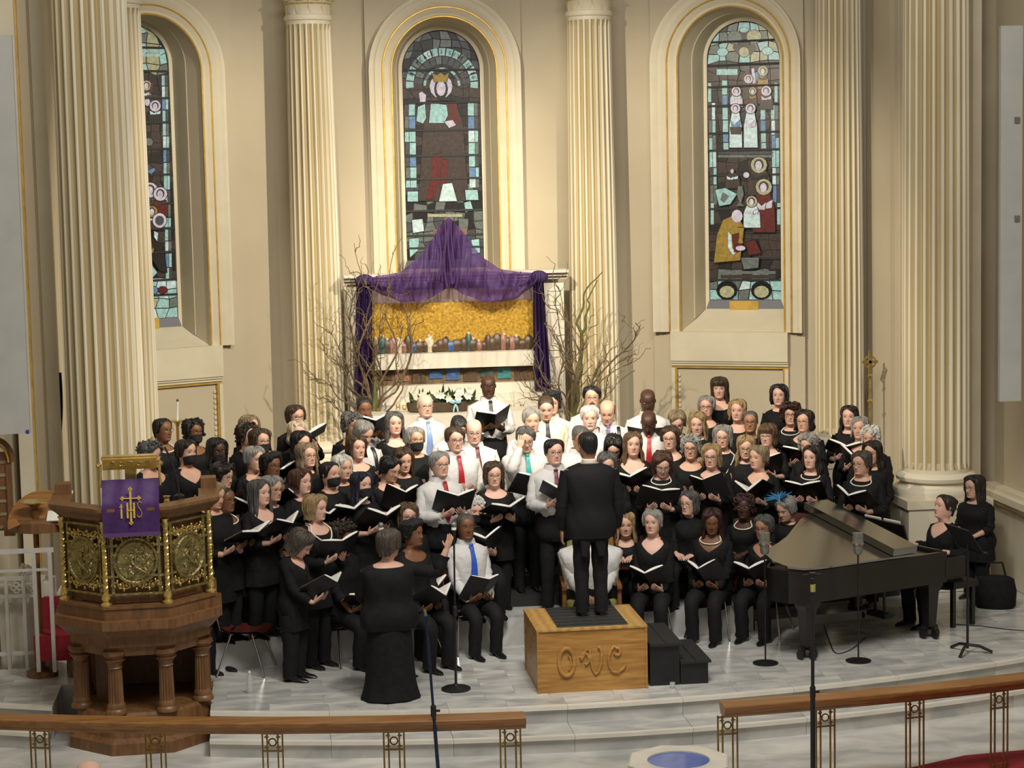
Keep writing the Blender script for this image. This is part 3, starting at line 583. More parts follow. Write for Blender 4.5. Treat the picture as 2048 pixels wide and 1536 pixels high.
tr = nt.nodes.new('ShaderNodeBsdfTransparent'); tr.inputs[0].default_value = (.80, .62, .86, 1); mx = nt.nodes.new('ShaderNodeMixShader'); mx.inputs[0].default_value = .72
nt.links.new(tr.outputs[0], mx.inputs[1]); nt.links.new(b_.outputs[0], mx.inputs[2]); nt.links.new(mx.outputs[0], nt.nodes['Material Output'].inputs[0])
dr = empty('purple_drape', (AR(897, 560)[0], 26.0, AR(897, 560)[2]), label='sheer purple cloth draped over the cross and altar screen', cat='drape')
Tx = [714, 735, 760, 800, 840, 868, 885, 897, 909, 928, 962, 1000, 1035, 1062, 1080]; Ty = [566, 556, 551, 545, 513, 472, 444, 434, 444, 466, 512, 538, 543, 545, 556]
Bx = [716, 738, 764, 800, 838, 866, 887, 897, 907, 926, 962, 1000, 1036, 1062, 1078]; By = [572, 572, 590, 603, 605, 594, 580, 573, 577, 588, 603, 605, 596, 575, 563]
tt = np.linspace(0, 1, 15); u = np.linspace(0, 1, 141); tx, ty, bx, by = (np.interp(u, tt, q) for q in (Tx, Ty, Bx, By))
rows = []
for v in np.linspace(0, 1, 26):
    row = []
    for i in range(len(u)):
        q = v**.9; px = tx[i]+(bx[i]-tx[i])*q; py = ty[i]+(by[i]-ty[i])*q
        a_ = abs(u[i]-.5)*2
        fold = .075*sin(u[i]*62+1.4*sin(v*3+u[i]*5))*(.35+.65*v*(1-.5*v))+.03*sin(u[i]*120+v*4)
        swag = .10*sin(v*pi)*sin(a_*pi)+.03*sin(v*16+a_*9)*sin(a_*pi)*v
        row.append(AR(px, py+1.2*sin(u[i]*62)*v, 25.98-swag+fold*.8))
    rows.append(row)
part(MB().grid(np.array(rows)), 'swag', dm, dr, 80)
dk0 = pm('gathered_purple', (.05, .016, .11), (.035, .01, .08), 7, .75)
for ui, w_ in ((.06, 3), (.14, 2.5), (.20, 3), (.27, 2.5), (.34, 3), (.40, 3.5), (.445, 3), (.475, 4), (.525, 4), (.56, 3), (.60, 3.5), (.67, 3), (.74, 2.5), (.80, 3.5), (.87, 3), (.94, 3)):
    i = int(ui*140); vs_ = np.linspace(0, rgd.uniform(.7, 1.), 14) if (rgd := random.Random(int(ui*1000))) else None; L_ = []
    for v in vs_:
        px = tx[i]+(bx[i]-tx[i])*v**.9; py = ty[i]+(by[i]-ty[i])*v**.9; a_ = abs(ui-.5)*2; L_.append(AR(px+4*sin(v*5+ui*30), py, 25.95-.10*sin(v*pi)*sin(a_*pi)-.05))
    part(MB().tube(np.array(L_), np.linspace(.008, .004*w_, 14)[::1], 6, 0, True, .5), 'gathered_fold', dk0, dr, 70)
dk = pm('dark_purple_fall', (.045, .014, .10), (.025, .008, .06), 7, .75)
for xt0, xt1, xb0, xb1, yt, yb in ((713, 744, 709, 744, 556, 790), (1066, 1086, 1069, 1103, 548, 780)):
    rows = []
    for v in np.linspace(0, 1, 20):
        x0 = xt0+(xb0-xt0)*v; x1 = xt1+(xb1-xt1)*v
        rows.append([AR(x0+(x1-x0)*w, yt+(yb-yt)*v+(3 if v > .95 else 0)*sin(w*20), 26.0+.05*sin(w*22+v*2)+.02*sin(w*47)) for w in np.linspace(0, 1, 40)])
    part(MB().grid(np.array(rows)), 'side_fall', dk, dr, 80)
for cx_, cy_ in ((729, 562), (1077, 554)):
    part(MB().ball(AR(cx_, cy_, 26.05), (.13, .10, .09), 14, 8), 'gathered_knot', dk, dr, 60)
# ---- willow branches in vases
def wig(p0, p1, n, amp, rg):
    p0, p1 = np.array(p0, float), np.array(p1, float); t = np.linspace(0, 1, n)[:, None]
    d = p1-p0; L = np.linalg.norm(d); ph = [rg.uniform(0, 6.3) for _ in range(6)]; f = [rg.uniform(5, 9) for _ in range(3)]+[rg.uniform(12, 20) for _ in range(3)]
    off = np.stack([sum(np.sin(f[k+3*j]*t[:, 0]+ph[k+3*j])*(1, .35)[j] for j in range(2)) for k in range(3)], -1)
    off -= off[0]
    return p0+d*t+off*amp*L*np.minimum(1, t*3)
def branchset(root, base, tips, rg, m, r0=.017, twigs=8):
    for tip in tips:
        P = wig(base+np.array([rg.uniform(-.05, .05), rg.uniform(-.05, .05), 0]), tip, 26, .05, rg); mb = MB()
        mb.tube(P, np.linspace(r0, .0035, 26), 5)
        L = np.linalg.norm(np.array(tip)-base)
        for _ in range(twigs):
            i = rg.randint(9, 24); d = P[min(i+1, 25)]-P[i-1]; d /= np.linalg.norm(d)+1e-9
            q = P[i]+(d*rg.uniform(.5, 1)+np.array([rg.uniform(-.8, .8), rg.uniform(-.4, .4), rg.uniform(-.1, .7)]))*rg.uniform(.12, .42)*min(1, L)
            mb.tube(wig(P[i], q, 12, .09, rg), np.linspace(.0065, .0025, 12), 4)
        part(mb, 'branch', m, root)
rg = random.Random(11)
for nm, px, py, Y, tips, lab in (('L', 748, 830, 25.75, [(643, 750), (640, 690), (660, 655), (690, 640), (700, 575), (718, 540), (735, 500), (762, 520), (790, 500), (820, 560), (770, 600), (735, 620), (850, 600), (655, 800), (672, 720), (800, 650), (720, 690), (760, 660)], 'tall vase of twisting willow branches left of the altar'), ('R', 1146, 835, 25.6, [(1070, 690), (1040, 760), (1085, 640), (1100, 560), (1112, 600), (1120, 660), (1060, 740), (1215, 690), (1290, 640), (1265, 705), (1240, 720), (1200, 745), (1060, 790), (1175, 640), (1130, 620)], 'tall vase of mossy willow branches right of the altar')):
    b0 = AR(px, py+22, Y); root = empty('willow_arrangement', (b0[0], Y, 0), label=lab, cat='plant', group='willow arrangements')
    zt_ = b0[2]
    part(MB().lathe([(.10, 0), (.12, .02), (.08, .1), (.06, zt_*.4), (.08, zt_*.8), (.10, zt_-.05), (.095, zt_)], 16, (b0[0], Y, 0)), 'vase', pm('dark_glass_vase', (.06, .08, .03), (.03, .05, .02), 5, .2), root)
    branchset(root, b0, [AR(x_, y_, Y+rg.uniform(-.45, .35)) for x_, y_ in tips], rg, 'bark')
    stems = [[(px, py+10), (px+3, py-40), (px+2, py-70)]] if nm == 'L' else [[(1145, 850), (1149, 800), (1153, 770), (1160, 730), (1164, 690), (1163, 665)], [(1163, 665), (1152, 645), (1160, 630), (1168, 610), (1166, 590), (1178, 570), (1195, 555), (1205, 543)], [(1163, 668), (1172, 655), (1170, 635), (1180, 610), (1175, 600), (1185, 580), (1195, 560)]]
    for st in stems:
        mb = MB(); P = [AR(a_, b2, Y) for a_, b2 in st]; tq = np.linspace(0, 1, len(P)); tn = np.linspace(0, 1, 16); P = np.stack([np.interp(tn, tq, [p[k] for p in P]) for k in range(3)], -1)
        mb.tube(P, np.linspace(.05 if st is stems[0] else .02, .02 if st is stems[0] else .006, 16), 7); part(mb, 'stem', 'moss', root)
    for _ in range(8):
        a_ = b0+np.array([rg.uniform(-.12, .12), rg.uniform(-.1, .1), rg.uniform(-.1, .2)]); mb = MB(); mb.ball(a_, (.03, .012, .09), 6, 5); part(mb, 'leaf', 'moss', root)
# planter with lilies on the altar
b0 = AR(886, 826, 25.45); pl = empty('lily_planter', (b0[0], 25.45, b0[2]), label='low brown planter of white lilies and leaves on the altar', cat='plant')
mb = MB(); n = 20; rows = []
for r_, z_ in ((.36, 0), (.45, .04), (.47, .14), (.46, .15)):
    rows.append([(b0[0]+r_*cos(t), 25.45+.15*r_/.45*sin(t), b0[2]+z_) for t in np.linspace(0, 2*pi, n, endpoint=False)])
part(MB().grid(np.array(rows), True, 0, True, True), 'planter', 'basket', pl)
for k in range(46):
    x0 = b0[0]+rg.uniform(-.42, .42); L = rg.uniform(.12, .30); an = rg.uniform(-.9, .9); mb = MB()
    p = np.array([x0, 25.45+rg.uniform(-.1, .08), b0[2]+.12]); d = np.array([sin(an), rg.uniform(-.5, .1), cos(an)])
    t = np.linspace(0, 1, 6); c_ = p+d*L*t[:, None]-np.array([0, 0, .12])*(t**2)[:, None]*L*4*abs(sin(an)); w_ = .022*np.sin(np.clip(t*.9+.1, 0, 1)*pi)[:, None]*np.array([cos(an), .3, -sin(an)])
    mb.grid(np.stack([c_-w_, c_+np.array([0, -.008, 0]), c_+w_], 1)); part(mb, 'leaf', 'leaf', pl, 60)
for k in range(12):
    c_ = np.array([b0[0]+rg.uniform(-.36, .42), 25.33+rg.uniform(-.05, .05), b0[2]+rg.uniform(.18, .30)]); mb = MB()
    for j in range(6):
        a_ = j*pi/3; d = np.array([cos(a_), -.55, sin(a_)])*.055; e = np.array([-sin(a_), 0, cos(a_)])*.018
        mb.add([c_, c_+d*.55+e, c_+d, c_+d*.55-e], [(0, 1, 2, 3)])
    part(mb, 'lily', 'lily', pl, 60)
c_ = AR(911, 808, 25.28); mb = MB()
for sx in (-1, 1):
    mb.ball(c_+np.array([sx*.035, 0, .03]), (.04, .015, .028), 8, 6); mb.tube([c_, c_+np.array([sx*.02, -.01, -.05]), c_+np.array([sx*.03, -.01, -.10])], [.012, .014, .010], 5)
part(mb, 'bow', 'ribbon', pl)
# processional cross and torches
def staff(label, px, ytop, Y, zb, kind):
    top = AR(px, ytop, Y); t = empty('processional_'+kind, (top[0], Y, zb), label=label, cat=kind)
    part(MB().tube([(top[0], Y, zb), (top[0], Y, top[2]-.28)], .018, 8), 'staff', M['brass'] if kind == 'cross' else pm('staff_wood', (.26, .12, .03), (.18, .08, .02), 8, .4), t)
    part(MB().lathe([(.13, 0), (.13, .03), (.03, .06)], 16, (top[0], Y, zb)), 'foot', 'brass', t)
    if kind == 'cross':
        mb = MB().box((top[0], Y, top[2]-.15), (.035, .03, .34)).box((top[0], Y, top[2]-.12), (.20, .03, .035)); part(mb, 'cross_head', 'brass', t)
        part(MB().tube([(top[0]+.075*cos(a), Y, top[2]-.12+.075*sin(a)) for a in np.linspace(0, 2*pi, 17)], .01, 6), 'ring', 'brass', t)
        for z in (-.3, -.62): part(MB().lathe([(.018, -.03), (.04, 0), (.018, .03)], 10, (top[0], Y, top[2]+z)), 'knop', 'brass', t)
    else:
        part(MB().lathe([(.02, -.32), (.04, -.28), (.10, -.27), (.10, -.255), (.02, -.25)], 14, (top[0], Y, top[2])), 'drip_pan', 'brass', t)
        part(MB().tube([(top[0], Y, top[2]-.25), (top[0]+.012, Y, top[2]-.02)], .014, 8), 'candle', 'paper', t)
        part(MB().ball((top[0]+.012, Y, top[2]-.005), .018, 8, 6), 'snuffer', 'darkwood', t)
staff('brass processional cross on a pole beside the right window column', 1740, 705, 24.65, 0, 'cross')
staff('torch with white candle on wooden staff by the left dado', 353, 800, 25.0, 0, 'torch')
# ================================================================ PULPIT
def ZP(py, Y=18.62): return atY(265, py, Y)[2]
PC = np.array([-3.49, 19.33]); s8 = .59; apo = s8*1.2071; Rr = s8/(2*sin(pi/8))
pul = empty('pulpit', (PC[0], PC[1], -.33), rz=radians(2), label='octagonal wooden pulpit with openwork brass panels and columns', cat='pulpit')
PZ = .33
def oct_(R): return [(R*cos(a), R*sin(a)) for a in np.arange(8)*pi/4+pi/8]
def octloft(prof, name, m, smooth=0):
    P = np.array([[(x*r, y*r, z+PZ) for x, y in oct_(1)] for r, z in prof]); return MB().grid(P, True, 0, True, True).build(name, M[m], pul, smooth)
K = Rr
octloft([(K*.98, -.33), (K*.98, -.22), (K*.90, -.18), (K*.86, .02), (K*.84, .05)], 'plinth', 'darkwood')
octloft([(K*.86, .60), (K*.88, .68), (K*.92, .69), (K*.92, .76), (K*.98, .80), (K*1.07, .87), (K*1.10, .88), (K*1.10, .965), (K*1.02, .97), (K*1.02, 1.07), (K*1.04, 1.075), (K*1.04, 1.10), (K*.7, 1.10)], 'cornice', 'darkwood')
octloft([(K*.74, 1.10), (K*.76, 1.14), (K*.74, 1.17), (K*.5, 1.17)], 'carpet_pad', 'redcloth')
for k in range(5):
    a = -pi/2+(k-2)*pi/4; MB().box((apo*.86*cos(a), apo*.86*sin(a), 1.50+PZ), (s8*.84, .02, .78), 0, a+pi/2).build('lining_board', M['darkwood'], pul, 0)
MB().box((-.38, .35, .33+PZ-.02), (.12, .9, .66)).build('side_panel', M['darkwood'], pul, 0)
MB().box((.60, .35, .36+PZ-.05), (.10, .9, .75)).build('side_panel', M['darkwood'], pul, 0)
MB().box((0, .55, .3+PZ), (1.2, .05, .6)).build('back_panel', M['darkwood'], pul, 0)
sh = shaft_mesh(.072, .064, .15, .48, 16, 5); sh.materials[0] = M['darkwood']; sh.materials[1] = M['darkwood']
capm = MB().lathe([(.066, .48), (.075, .49), (.066, .5), (.072, .53), (.105, .57), (.085, .575), (.10, .60), (.118, .62), (.11, .625), (.11, .65)], 16).mesh('capital', M['darkwood'])
basm = MB().lathe([(.105, .05), (.105, .07), (.095, .09), (.085, .1), (.09, .12), (.078, .15)], 18).mesh('column_base', M['darkwood'])
for a in np.arange(8)*pi/4+pi/8:
    x, y = K*.80*cos(a), K*.80*sin(a)
    if y > .5: continue
    for nm, me in (('column_shaft', sh), ('capital', capm), ('column_base', basm)): link(nm, me, pul, (x, y, PZ), a)
# brass gallery
zb_, zt_ = 1.10, 1.90
colm = MB(); tt = np.linspace(0, 1, 60)
for ph in (0, 2*pi/3, 4*pi/3): colm.tube(np.stack([.014*np.cos(tt*40+ph), .014*np.sin(tt*40+ph), zb_+.12+(zt_-zb_-.2)*tt], -1), .0125, 6)
colm.lathe([(.05, zb_), (.055, zb_+.02), (.03, zb_+.04), (.045, zb_+.07), (.03, zb_+.12)], 12).lathe([(.02, zt_-.1), (.035, zt_-.06), (.025, zt_-.03), (.04, zt_)], 12)
colm = colm.mesh('twisted_column', M['brass'])
for a in np.arange(8)*pi/4+pi/8:
    x, y = K*.96*cos(a), K*.96*sin(a)
    if y < .75: link('twisted_column', colm, pul, (x, y, PZ))
def scroll(mb, c, r, turns, s, ph, rad=.008):
    t = np.linspace(0, 1, 18); q = ph+s*turns*2*pi*t; rr = r*(1-.85*t); mb.tube(np.stack([c[0]+rr*np.cos(q), np.full_like(t, c[1]), c[2]+rr*np.sin(q)], -1), np.linspace(rad, rad*.8, 18), 5)
w = s8*.93; pz0, pz1 = zb_+.10, zt_-.05
fm = MB()
for z in (pz0, pz0+.17, pz1-.19, pz1): fm.box((0, 0, z), (w, .02, .022))
for sx in (-1, 1):
    fm.box((sx*(w/2-.06), 0, (pz0+pz1)/2), (.03, .025, pz1-pz0)); fm.box((sx*(w/2-.005), 0, (pz0+pz1)/2), (.014, .02, pz1-pz0))
fm = fm.mesh('panel_frame', M['oldbrass'], 30)
rg = random.Random(3); SMS = [MB() for _ in range(4)]
for i in range(8):
    x = -w/2+.07+i*(w-.14)/7
    for sm_, zz, r in ((SMS[0], pz0+.085, .036), (SMS[1], pz1-.10, .042)):
        scroll(sm_, (x, -.005, zz), r, 1.3, (-1)**i, i*1.3); sm_.ball((x, -.012, zz), .014, 6, 5); sm_.ball((x+.03, -.012, zz+.04*(-1)**i), (.012, .012, .02), 6, 5)
for sx in (-1, 1):
    sm_ = SMS[2 if sx < 0 else 3]
    for sz in (-1, 1):
        for k in range(3): scroll(sm_, (sx*(.15-.03*k), -.005, (pz0+pz1)/2-.01+sz*(.13+.025*k)), .03, 1.2, sx*sz, k); sm_.ball((sx*(.17-.05*k), -.012, (pz0+pz1)/2+sz*(.15)), .013, 6, 5)
SMS = [q.mesh('scrollwork', M['brass']) for q in SMS]
md = MB(); zc_ = (pz0+pz1)/2-.01
t = np.linspace(0, 2*pi, 32, endpoint=False); rows = []
for f, yy in ((0, -.02), (.25, -.034), (.5, -.022), (.8, -.03), (.86, -.02), (.92, -.035), (1, -.035), (1.02, 0), (.9, .012), (0, .012)): rows.append(np.stack([.205*f*np.cos(t), np.full_like(t, yy), zc_+.222*f*np.sin(t)], -1))
md.grid(np.array(rows), True)
for k in range(26): 
    a = rg.uniform(0, 2*pi); r = rg.uniform(.02, .13); md.ball((r*cos(a), -.03, zc_+1.15*r*sin(a)), (rg.uniform(.01, .03), .014, rg.uniform(.015, .045)), 7, 5, 0, Matrix.Rotation(rg.uniform(-1, 1), 3, 'Y'))
md.box((0, -.04, zc_+.03), (.014, .014, .2)).box((0, -.04, zc_+.09), (.09, .014, .014)).tube([(-.04, -.045, zc_+.0), (.0, -.047, zc_-.05), (.09, -.045, zc_-.11)], .01, 6)
md = md.mesh('medallion', M['oldbrass'])
for k in range(5):
    a = -pi/2+(k-2)*pi/4
    x, y = apo*.94*cos(a), apo*.94*sin(a)
    for nm, me in (('panel_frame', fm), *(('scrollwork', q) for q in SMS), ('medallion', md)): link(nm, me, pul, (x, y, PZ), a+pi/2)
# wooden rail cap on the gallery: open behind
aa = [pi/8+k*pi/4 for k in (3, 4, 5, 6, 7, 8)]
prof = [(K*.86, 1.90), (K*.98, 1.90), (K*1.03, 1.94), (K*1.10, 1.98), (K*1.12, 2.0), (K*1.12, 2.03), (K*.84, 2.03)]
P = np.array([[(r*cos(a), r*sin(a), z+PZ) for r, z in prof] for a in aa]); MB().grid(P, True, 0, True, True).build('rail_cap', M['darkwood'], pul, 0)
for a in (aa[0], aa[-1]): MB().box((K*.98*cos(a), K*.98*sin(a)+.03, 2.065+PZ), (.15, .2, .13), 0).build('end_block', M['darkwood'], pul, 0)
# lectern desk with brass edge, purple fall with gold emblem
MB().box((-.02, -.52, 2.47+PZ), (.52, .14, .03)).build('book_desk', M['brass'], pul, 0)
bm = MB(); Rk = Matrix.Rotation(radians(28), 3, 'X')
bm.box((-.02, -.60, 2.42+PZ), (.50, .02, .12), 0, 0, Rk); desk = bm.build('desk_front', M['gilt'], pul, 0)
for i in range(5):
    sc = MB(); scroll(sc, (-.18+i*.08, -.622, 2.425+PZ), .026, 1., (-1)**i, 0, .006); sc.build('desk_scroll', M['oldbrass'], desk)
for sx in (-1, 1):
    MB().tube([(sx*.27-.02, -.56, 2.42+PZ), (sx*.30-.02, -.58, 2.40+PZ)], .018, 8).lathe([(.012, 2.2+PZ), (.02, 2.24+PZ), (.012, 2.28+PZ), (.014, 2.42+PZ)], 8, (sx*.27-.02, -.58, 0)).build('desk_bracket', M['brass'], pul)
MB().box((-.02, -.45, 2.15+PZ), (.1, .1, .6)).build('desk_post', M['brass'], pul, 0)
fall = []
for v in np.linspace(0, 1, 14):
    z = 2.28-.51*v; y = -.66-.14*sstep(0, .45, v)
    fall.append([(-.02+.26*q, y+.008*sin(q*9+v*3), z+PZ+(.008*sin(q*60) if v > .99 else 0)) for q in np.linspace(-1, 1, 24)])
F_ = np.array(fall); fl = MB().grid(np.concatenate([F_, F_[::-1]+np.array([0, .012, 0])]), False); fo = fl.build('purple_fall', M['purple'], pul, 60)
MB().box((-.02, -.805, 1.785+PZ), (.52, .012, .035)).build('fringe', pm('purple_fringe', (.11, .05, .17), (.08, .03, .13), 90, .8), fo, 0)
em = MB(); eg = pm('gold_embroidery', (.78, .55, .14), (.62, .42, .09), 40, .45, .3)
EY = -.815
def est(pts, r=.010): em.tube([(x-.02, EY+.03*sstep(1.95, 2.2, z), z+PZ) for x, z in pts], r, 6, 0, True, .5)
est([(0, 1.90), (0, 2.20)]); est([(-.07, 2.12), (.07, 2.12)])
for x, z in ((0, 2.205), (-.075, 2.12), (.075, 2.12), (0, 1.895)):
    for dx, dz in ((0, .012), (0, -.012), (.012, 0), (-.012, 0)): em.ball((x+dx-.02, EY+.03*sstep(1.95, 2.2, z), z+dz+PZ), .0105, 6, 5)
est([(-.085, 2.07), (-.085, 1.94)], .009); est([(-.105, 2.045), (-.065, 2.045)], .007)
est([(-.03, 2.08), (-.03, 1.94)], .009); est([(.03, 2.08), (.03, 1.94)], .009); est([(-.03, 2.01), (.03, 2.01)], .007)
est([(.10, 2.075), (.08, 2.09), (.062, 2.07), (.07, 2.04), (.09, 2.01), (.10, 1.98), (.09, 1.95), (.07, 1.945), (.058, 1.965)], .009)
em.build('emblem', eg, fo)
MB().box((.33, -.40, 1.60+PZ), (.14, .01, .28)).build('posted_sheet', M['paper'], pul, 0)
t = np.linspace(0, 1, 12); MB().tube(np.stack([.42-.30*t**2*.4, -.35+0*t, 2.03+PZ+.5*t], -1), .009, 6).lathe([(.05, 2.03+PZ), (.05, 2.06+PZ), (.015, 2.08+PZ)], 10, (.42, -.35, 0)).build('gooseneck_microphone', M['blackmetal'], pul)
# ================================================================ ALTAR RAILS, FONT
def railY(X): return 16.28+(X-.7)**2/32
def altar_rail(x0, x1, posts, label):
    t = empty('altar_rail', (x0, railY(x0), -.33), label=label, cat='railing', group='altar rails')
    q = np.linspace(x0, x1, 24); prof = [(-.07, .40), (-.085, .42), (-.085, .43), (-.105, .455), (-.11, .47), (-.11, .495), (-.10, .503), (.10, .503), (.11, .495), (.11, .47), (.085, .43), (.07, .40)]
    P = np.array([[(x, railY(x)+o, z) for o, z in prof] for x in q]); part(MB().grid(P, True, 0, True, True), 'rail_cap', 'oak', t, 35)
    for px in posts:
        X = atZ(px, 1480, .3)[0]; Y = railY(X); mb = MB(); sl = (X-.7)/16; u_ = np.array([cos(sl), sin(sl), 0])
        c0 = np.array([X, Y, 0])
        for d in (-.085, -.045, .045, .085): c = c0+u_*d; mb.box((c[0], c[1], .035), (.014, .014, .73))
        for z in (.385, .235, -.28): mb.box((X, Y, z), (.185, .016, .012), 0, sl)
        p_ = part(mb, 'post', pm('gilt_iron', (.30, .19, .05), (.2, .12, .03), 9, .35, .7) if 'gi' not in M else M['gi'], t, 0); M['gi'] = p_.data.materials[0]
        mb = MB(); mb.tube([c0+u_*.032*cos(a)+np.array([0, 0, .31+.032*sin(a)]) for a in np.linspace(0, 2*pi, 13)], .007, 5)
        for sx in (-1, 1):
            for sz in (-1, 1): c = c0+u_*sx*.05+np.array([0, 0, .31+sz*.045]); mb.box(c, (.035, .012, .01), 0, sl).box(c, (.01, .012, .035), 0, sl)
        part(mb, 'ring_ornament', M['gi'], t)
    return t
xl = lambda px, py: atZ(px, py, .5)[0]
altar_rail(-6.0, xl(1050, 1431), (-150, 80, 312, 545, 787, 1022), 'left oak altar rail on gilt posts before the pulpit')
altar_rail(xl(1446, 1410), 6.2, (1478, 1695, 1903, 2110), 'right oak altar rail on gilt posts before the piano')
fz = .52; fc = atZ(1357, 1518, fz)
ft = empty('baptismal_font', (fc[0], fc[1], -.33), rz=radians(-14), label='octagonal cream stone font with blue bowl at the bottom edge', cat='font')
def o8(r, z, k=.93): return [(r*cos(a), r*sin(a), z) for a in np.arange(8)*pi/4+pi/8]
P = [o8(.30, 0), o8(.30, .06), o8(.2, .1), o8(.15, .2), o8(.15, .55), o8(.26, .68), o8(.36, .74), o8(.395, .78), o8(.41, .80), o8(.41, .84), o8(.395, .85)]
MB().grid(np.array(P), True, 0, True, False).build('font_body', M['white'], ft, 0)
n = 32; a = np.linspace(0, 2*pi, n, endpoint=False); o = np.array(o8(.395, .85)); oi = np.stack([np.interp(a, np.append(np.arange(8)*pi/4+pi/8-pi/4*0, pi/8+2*pi), np.append(o[:, k], o[0, k])) if True else 0 for k in range(3)], -1)
rad = .395*cos(pi/8)/np.cos(((a-pi/8) % (pi/4))-pi/8); ring = np.stack([rad*np.cos(a), rad*np.sin(a), np.full(n, .85)], -1)
rows = [ring]+[np.stack([r*np.cos(a), r*np.sin(a), np.full(n, z)], -1) for r, z in ((.25, .85), (.24, .845), (.235, .82))]
MB().grid(np.array(rows), True).build('font_rim', M['white'], ft, 30)
MB().lathe([(.235, .835), (.20, .76), (.12, .71), (0.0, .70)], 32).build('blue_bowl', M['bluebowl'], ft, 60)
# ================================================================ CONDUCTOR'S PODIUM AND STEPS
pd = empty('conductor_podium', (.85, 19.31, 0), label='oak conductor podium box with carved letters and black mat', cat='podium')
W_, D_, H_ = 1.085, .98, .61
MB().box((0, 0, H_/2), (W_-.02, D_-.02, H_)).build('box', M['podium'], pd, 0)
for sx in (-1, 1):
    for sy in (-1, 1): MB().box((sx*(W_/2-.011), sy*(D_/2-.011), H_/2), (.022, .022, H_)).build('corner_strip', M['podium'], pd, 0)
MB().box((0, 0, H_+.008), (W_+.006, D_+.006, .018)).build('top_board', pm('podium_top', (.50, .29, .09), (.40, .22, .06), 3, .4, wave=5, stretch=(1, 5, 1)), pd, 0)
mt = MB().box((.02, .02, H_+.02), (.70, .88, .008)).build('rubber_mat', pm('worn_mat', (.10, .09, .07), (.06, .055, .045), 30, .7), pd, 0)
for i in range(6): MB().box((.02, -.345+i*.146, H_+.026), (.69, .105, .008)).build('mat_rib', M['rubber'], mt, 0)
def oval(cx, cz, rx, rz, t0=0, t1=2*pi, n=28): return [(cx+rx*cos(t), -D_/2+.004, cz+rz*sin(t)) for t in np.linspace(t0, t1, n)]
yy = -D_/2+.004
L1 = MB().tube(oval(-.255, .30, .075, .135), .02, 8); L1.tube(oval(-.245, .29, .035, .075, -1.2, 1.4, 10), .010, 6); L1.build('letter', M['podium'], pd)
t = np.linspace(0, 1, 40)
L2 = MB().tube(oval(-.075, .325, .040, .055, -pi/2, pi*1.05, 14)+[(-.055, yy, .42), (-.03, yy, .40), (-.02, yy, .32), (.0, yy, .22), (.03, yy, .17), (.06, yy, .2), (.085, yy, .28), (.09, yy, .38), (.075, yy, .43), (.05, yy, .43)], .016, 8); L2.build('letter', M['podium'], pd)
L3 = MB().tube(oval(.245, .38, .028, .035, -pi*.9, pi*.6, 12)+[(.215, yy, .435), (.18, yy, .40), (.155, yy, .32), (.165, yy, .24), (.2, yy, .18), (.25, yy, .17), (.3, yy, .21), (.32, yy, .245)], .016, 8); L3.build('letter', M['podium'], pd)
sp = empty('podium_steps', (1.70, 19.33, 0), label='black two-step wooden stair against the podium side', cat='steps')
for x0, x1, z in ((-.275, .03, .40), (.03, .315, .215)):
    MB().box(((x0+x1)/2, 0, z/2), (x1-x0-.01, .86, z)).build('step_box', M['blackmetal'], sp, 0)
    MB().box(((x0+x1)/2+.012, 0, z+.01), (x1-x0+.02, .92, .025)).build('tread', M['rubber'], sp, 0)
    MB().box(((x0+x1)/2+.01, 0, z+.024), (.012, .9, .006)).build('grip_strip', M['blackmetal'], sp, 0)
gp = atZ(1345, 1376, 0); t = MB().lathe([(.022, 0), (.026, .005), (.028, .055), (.025, .055), (.022, .01)], 12, gp.tolist()).build('tumbler', M['clear']); tag(t, 'small clear tumbler on the floor before the black steps', 'cup')
gp = atZ(500, 1386, 0); bt = empty('water_bottle', gp.tolist(), label='clear plastic water bottle on the floor near the red-brown chair', cat='bottle')
MB().lathe([(.030, 0), (.032, .01), (.030, .06), (.032, .11), (.028, .15), (.012, .19), (.012, .2)], 14).build('bottle_body', M['clear'], bt)
MB().lathe([(.014, .2), (.014, .22), (.0, .22)], 10).build('cap', M['paper'], bt)
# ================================================================ PIANO
pth = atan2(.397, .918)
B0 = np.array([4.22, 19.93])
pn = empty('grand_piano', (B0[0], B0[1], 0), rz=pth, label='black grand piano with partly raised lid at the right', cat='piano')
ZR = .94
# outline in local coords (u along spine to keyboard, v across away from camera)
ol = [(.74, 0), (-.95, 0), (-1.15, .03), (-1.28, .13), (-1.33, .30), (-1.29, .48), (-1.15, .62), (-.95, .72), (-.72, .86), (-.5, 1.04), (-.25, 1.24), (.05, 1.40), (.35, 1.47), (.74, 1.48)]
MB().poly(ol, ZR-.33, ZR-.03).build('case', M['ebony'], pn, 30)
rim = np.array(ol); c = rim.mean(0)
P = np.array([[(*p, z) for p in (c+(rim-c)*f)] for f, z in ((1, ZR-.03), (1, ZR), (.94, ZR), (.94, ZR-.06))]); MB().grid(P, True).build('rim', M['ebony'], pn, 30)
lidang = radians(11.5)
def lidz(p, h): return (p[0], p[1]*cos(lidang)-h*sin(lidang), ZR+.012+p[1]*sin(lidang)+h*cos(lidang))
lo_ = [(min(x, .30)*1.01, y*1.01) for x, y in ol]; lo_[0] = (.30, -.015); lo_[-1] = (.30, 1.495)
lp = [q for i, q in enumerate(lo_) if q not in lo_[:i]]; n = len(lp)
MB().add([lidz(p, 0) for p in lp]+[lidz(p, .022) for p in lp], [tuple(range(n))[::-1], tuple(range(n, 2*n))]+[(i, (i+1) % n, n+(i+1) % n, n+i) for i in range(n)]).build('lid', M['lid'], pn, 30)
fl = [(-.02, -.01), (.30, -.01), (.30, 1.49), (-.02, 1.49)]
MB().hexa([lidz(p, .03) for p in fl]+[lidz(p, .11) for p in fl]).build('folded_front_lid', M['lid'], pn, 0)
